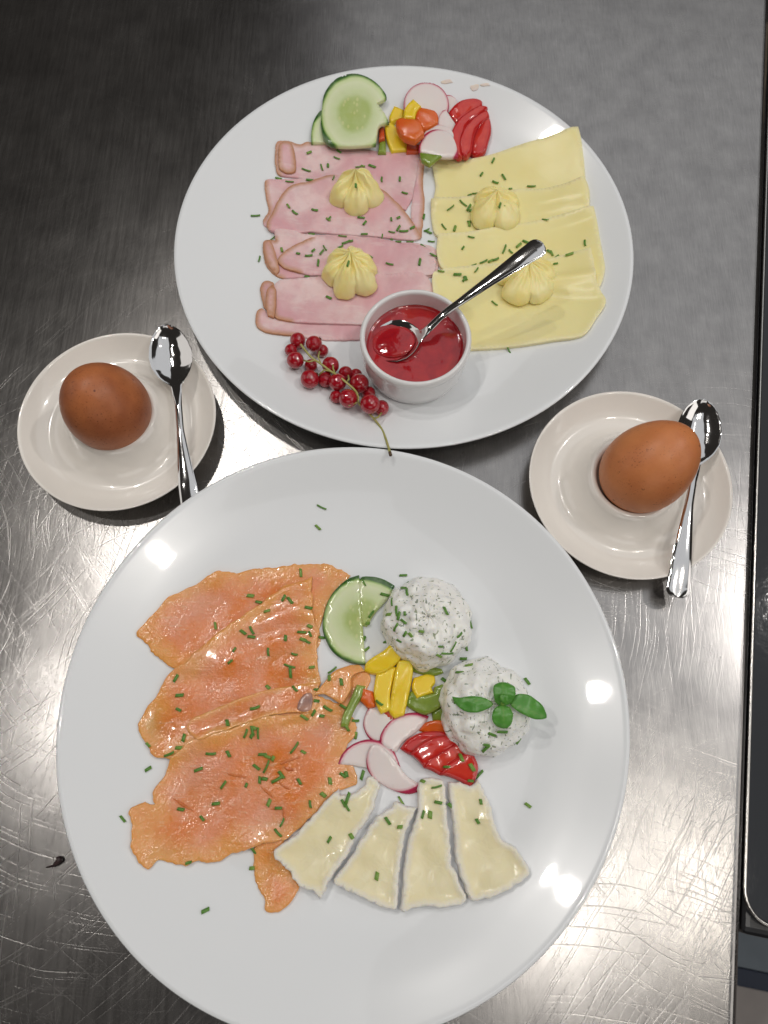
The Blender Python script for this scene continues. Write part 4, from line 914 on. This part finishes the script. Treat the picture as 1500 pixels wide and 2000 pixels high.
leaf([(1090,795),(1093,748),(1130,729),(1180,733),(1216,760),(1216,812),(1190,852),(1145,866),(1105,845)], (1148,862), (1145,728), bz+.0038, bz+.005, .0022, -.35)
leaf([(1135,840),(1125,815),(1145,795),(1170,805),(1178,835),(1160,858)], (1150,858), (1150,797), bz+.0062, bz+.0075, .0006, .3)
tube('stalk', [(bc[0], bc[1], bz+.006), (bc[0]+.0004, bc[1]-.0003, bz-.003)], [.0011, .0012], M_chive2, bs)

# ------------------------------------------------------------------ chives
def chive_mesh(L, r, mat, bend, flat):
    V = []; F = []; n = 8; segs = 3
    for s, rr_ in ((0, r), (1, r*.72)):
        for i in range(segs+1):
            t = i/segs-.5
            for k in range(n):
                a = 2*math.pi*k/n; V.append((t*L+(.25*r*math.cos(a) if i in (0, segs) else 0), rr_*math.cos(a)+bend*(t*t), rr_*flat*math.sin(a)))
    B = (segs+1)*n
    for i in range(segs):
        for k in range(n):
            a, b = i*n+k, i*n+(k+1) % n; F.append((a, a+n, b+n, b)); F.append((B+a, B+b, B+b+n, B+a+n))
    for k in range(n):
        a, b = k, (k+1) % n; F.append((a, b, B+b, B+a)); a, b = segs*n+k, segs*n+(k+1) % n; F.append((a, B+a, B+b, b))
    me = bpy.data.meshes.new('chive'); me.from_pydata(V, [], F); me.materials.append(mat); me.polygons.foreach_set('use_smooth', [True]*len(F)); me.update(); return me
CM = {}
for k, (L, r, mt_, bd, fl_) in enumerate(((.0052, .00085, M_chive, 0, .7), (.0060, .00080, M_chive, .0012, .7), (.0042, .00095, M_chive, 0, .6), (.0066, .00060, M_chive, .001, .8), (.0050, .0009, M_chive2, 0, .6), (.0040, .0011, M_chive2, 0, .55))): CM[k] = chive_mesh(L, r, mt_, bd, fl_)
CHIVES = dict(
F=[(993,108,80),(720,232,0),(765,267,10),(935,258,50),(900,245,-60),(810,315,-15),(1035,297,10),(530,395,80),(680,430,30),(725,420,60),(725,455,10),(910,462,90),(1043,440,60),(1005,470,15),(1025,480,30),(1112,460,0),(998,430,5),(1042,398,30),(632,525,-65),(815,537,80),(958,551,10),(610,590,-40),(932,615,15),(937,650,85),(1053,620,-8),(1165,637,-35),(1213,700,80),(1148,678,60),(1080,742,15),(960,738,45),(815,728,40),(335,772,0),(330,850,30),(315,680,-60),(745,842,-20),(595,922,75),(1078,803,0),(1138,846,30),(1222,832,25),(1107,884,5),(1062,868,-60),(1012,892,38),(1289,912,-10),(1245,950,70),(1291,990,90),(695,980,-70),(730,965,80),(728,990,-60),(760,978,85),(740,950,20),(358,1003,-75),(332,1057,5),(165,1040,45),(280,1092,-25),(505,1091,-5),(600,1090,60),(165,1172,-35),(438,1175,-25),(785,1093,0),(842,1115,-65),(812,1105,20),(960,1058,-55),(1007,1080,25),(752,1162,35),(808,1160,-70),(770,1232,85),(797,1226,15),(865,1230,-25),(888,1203,45),(985,1240,55),(1152,1237,75),(1115,1312,35),(1240,1200,70),(1222,1205,30),(1327,1205,-70),(573,1258,-50),(697,1260,-70),(533,1360,-5),(342,1391,3),(458,1440,50),(820,1355,-75),(872,1384,0),(1043,1363,75),(893,1463,-60),(868,1520,45),(27,1443,50),(383,1680,3),(735,1612,65),(729,1710,0),(475,1940,-30),(1247,1330,-70),(1225,1358,65),(1243,1378,60),(1268,1537,50),(1335,162,60),(1375,332,-50),(1355,382,25),(1338,463,-50),(1350,522,-30)],
G=[(563,101,-5),(583,152,-40),(565,175,30),(583,200,75),(455,215,20),(495,258,70),(480,332,0),(523,312,80),(537,338,-65),(572,325,-85),(565,372,35),(520,405,-50),(573,445,-50),(605,450,55),(668,430,10),(540,485,10),(462,490,-10),(812,310,60),(957,388,65),(893,452,-35),(770,517,15),(715,550,20),(738,540,90),(820,560,15),(772,572,30),(857,520,-70),(932,525,80),(690,545,20),(915,590,0),(918,620,85),(947,628,20),(893,670,25),(800,713,30),(1289,722,60),(860,855,-50),(1143,1018,5),(1083,1033,25),(1236,1070,-60),(1040,1092,20),(1048,1115,-60),(903,1170,65),(422,850,30)],
H=[(865,365,30),(933,393,-15),(940,468,10),(865,527,-70),(900,528,90),(1002,485,35),(1148,465,75),(1132,560,60),(693,558,55),(753,588,-3),(757,460,75),(640,828,-85),(408,650,-55),(1378,482,35),(982,295,15),(1053,250,75),(1105,297,50),(1098,363,0),(1140,330,-40)],
P=[(621,1030,45),(628,991,20)],
A=[(55,870,-10),(78,1113,-80),(357,513,-35),(525,508,40),(512,545,20),(463,587,-85),(427,597,70),(340,613,10),(185,660,10),(360,668,0),(247,678,0),(240,815,60),(275,852,35),(388,838,10),(465,890,30),(470,885,-60),(650,880,10),(670,910,-60),(712,590,20),(860,880,-20),(868,663,-80),(895,742,25),(820,890,80),(860,940,-65),(890,957,-5),(938,937,-30),(822,962,10),(860,1017,0),(770,985,-80),(822,1003,80),(925,1018,5),(668,973,3),(545,985,0),(565,1020,-30),(590,1012,-20),(535,1045,-35),(445,1052,60),(428,1075,-60),(380,1065,-50),(355,1095,-10),(295,1082,10),(203,1062,70),(370,975,0),(408,1135,90),(468,1132,60),(577,1140,-70),(810,1142,20),(702,1100,30),(635,595,-15),(660,590,10),(620,700,88),(740,715,-70),(765,665,85),(495,657,-75),(630,810,30),(525,1290,10),(468,1330,30),(398,1205,50),(345,1212,0),(980,1130,-80),(1000,1043,35),(1057,1092,10),(1020,950,-30),(1030,962,30),(1045,1015,5),(1003,875,-80),(155,995,-50)],
B=[(532,305,-60),(458,393,-60),(600,410,60),(642,485,-8),(545,445,20),(420,515,-20),(383,525,-60),(340,578,40),(262,607,-35),(448,585,-60),(378,605,-60),(400,625,10),(430,642,-75),(575,590,-80),(610,610,50),(658,670,50),(610,700,-10),(505,722,0),(863,682,35),(217,727,55),(288,738,-80),(380,708,88),(385,693,-10),(392,793,10),(340,862,-60),(775,470,10),(695,845,-50),(745,825,30),(643,885,55),(605,870,-65),(550,935,-30),(515,945,-25),(472,950,-25),(412,970,-50),(427,1003,-55),(305,1030,0),(355,1055,60),(350,1060,-50),(200,1010,0),(155,910,0),(1115,830,90),(890,885,40),(935,920,-20),(905,895,70),(1018,902,-5),(930,962,0),(540,1215,45),(632,1515,60),(88,852,35)])
HOST = {'salmon': 'on the smoked salmon', 'ham': 'on the ham slices', 'cheese': 'on the yellow cheese slices', 'butter': 'on the butter rosettes', 'curd': 'on the herb curd cheese', 'cucumber': 'on the cucumber', 'pepper': 'on the pepper pieces',
        'radish': 'on the radish slices', 'soft cheese': 'on the soft white cheese wedges', 'tomato': 'on the tomato', 'upper white plate': 'on bare porcelain of the upper plate', 'lower white plate': 'on bare porcelain of the lower plate', 'ramekin': 'against the white ramekin', 'table': 'on the steel'}
PLACED = []
for tg, L_ in CHIVES.items():
    for (x, y, a) in L_:
        px, py = cr(tg, [(x, y)])[0]; p = hit(px, py, .0006)
        i, j = int((p[0]-X0)*1000), int((p[1]-Y0)*1000); own = OWN[i, j]
        n_ = np.array([-(HF[i+2, j]-HF[i-2, j])/.004, -(HF[i, j+2]-HF[i, j-2])/.004, 1.]); n_[:2] = np.clip(n_[:2], -.8, .8); n_ = Vector(n_).normalized()
        yaw = -R(a)+R(random.uniform(-6, 6)); t = Vector((math.cos(yaw), math.sin(yaw), 0)); t = (t-n_*t.dot(n_)).normalized(); s_ = n_.cross(t)
        k = random.choice((0, 0, 1, 2, 3, 2, 0, 4, 5, 1)) if tg in 'FGHP' else random.choice((0, 2, 3, 3, 4, 0, 1))
        if (tg, x) == ('P', 628): k = 3
        o = bpy.data.objects.new('chive', CM[k]); COL.objects.link(o)
        sc_ = random.uniform(.80, 1.05); sl_ = random.uniform(.68, 1.12)
        o.matrix_world = Matrix.Translation(Vector(p)+n_*.0002) @ Matrix(((t.x, s_.x, n_.x), (t.y, s_.y, n_.y), (t.z, s_.z, n_.z))).to_4x4() @ Matrix.Diagonal((sc_*sl_, sc_, sc_, 1))
        kind_ = 'pale' if k >= 4 else 'thin' if k == 3 else 'curved' if k == 1 else 'thick' if k == 2 else 'straight'
        PLACED.append((o, kind_, HOST.get(own, 'on '+own if own.startswith('the ') else 'on the food'), px, py))
hosts = {}
for t in PLACED: hosts.setdefault(t[2], []).append(t)
labs = {}
for h_, L_ in hosts.items():
    x0, x1 = min(t[3] for t in L_), max(t[3] for t in L_); y0, y1 = min(t[4] for t in L_), max(t[4] for t in L_)
    for t in L_:
        fx = (t[3]-x0)/(x1-x0+1e-6); fy = (t[4]-y0)/(y1-y0+1e-6)
        wd = (('upper', 'middle', 'lower')[min(2, int(fy*3))]+' '+('left', 'middle', 'right')[min(2, int(fx*3))]).replace('middle middle', 'centre') if len(L_) > 3 else ('left' if fx < .5 else 'right') if len(L_) > 1 else ''
        labs.setdefault(f'{t[1]} chopped chive {h_}'+(', '+wd if wd else ''), []).append((t, h_))
for lb, L_ in labs.items():
    L_.sort(key=lambda q: q[0][3]); n_ = len(L_)
    for i, (t, h_) in enumerate(L_):
        extra_ = '' if n_ == 1 else (', leftmost', ', rightmost')[i] if n_ == 2 else ', leftmost' if i == 0 else ', rightmost' if i == n_-1 else ', '+('', 'second', 'third', 'fourth', 'fifth', 'sixth', 'seventh')[min(i, 6)]+' from left'
        tag(t[0], lb+extra_, 'chive', f'chopped chives {h_}')

# ------------------------------------------------------------------ speck on the worktop
q = [at(*p, z) for p, z in (((90, 1694), .0010), ((103, 1691), .0013), ((112, 1684), .0018), ((116, 1678), .0018), ((119, 1674), .0012))]
o = tube('dark_crumb', q, [.0003, .0006, .0013, .0020, .0012], M_crumb); tag(o, 'dark comma shaped crumb on the steel left of the lower plate', 'crumb')
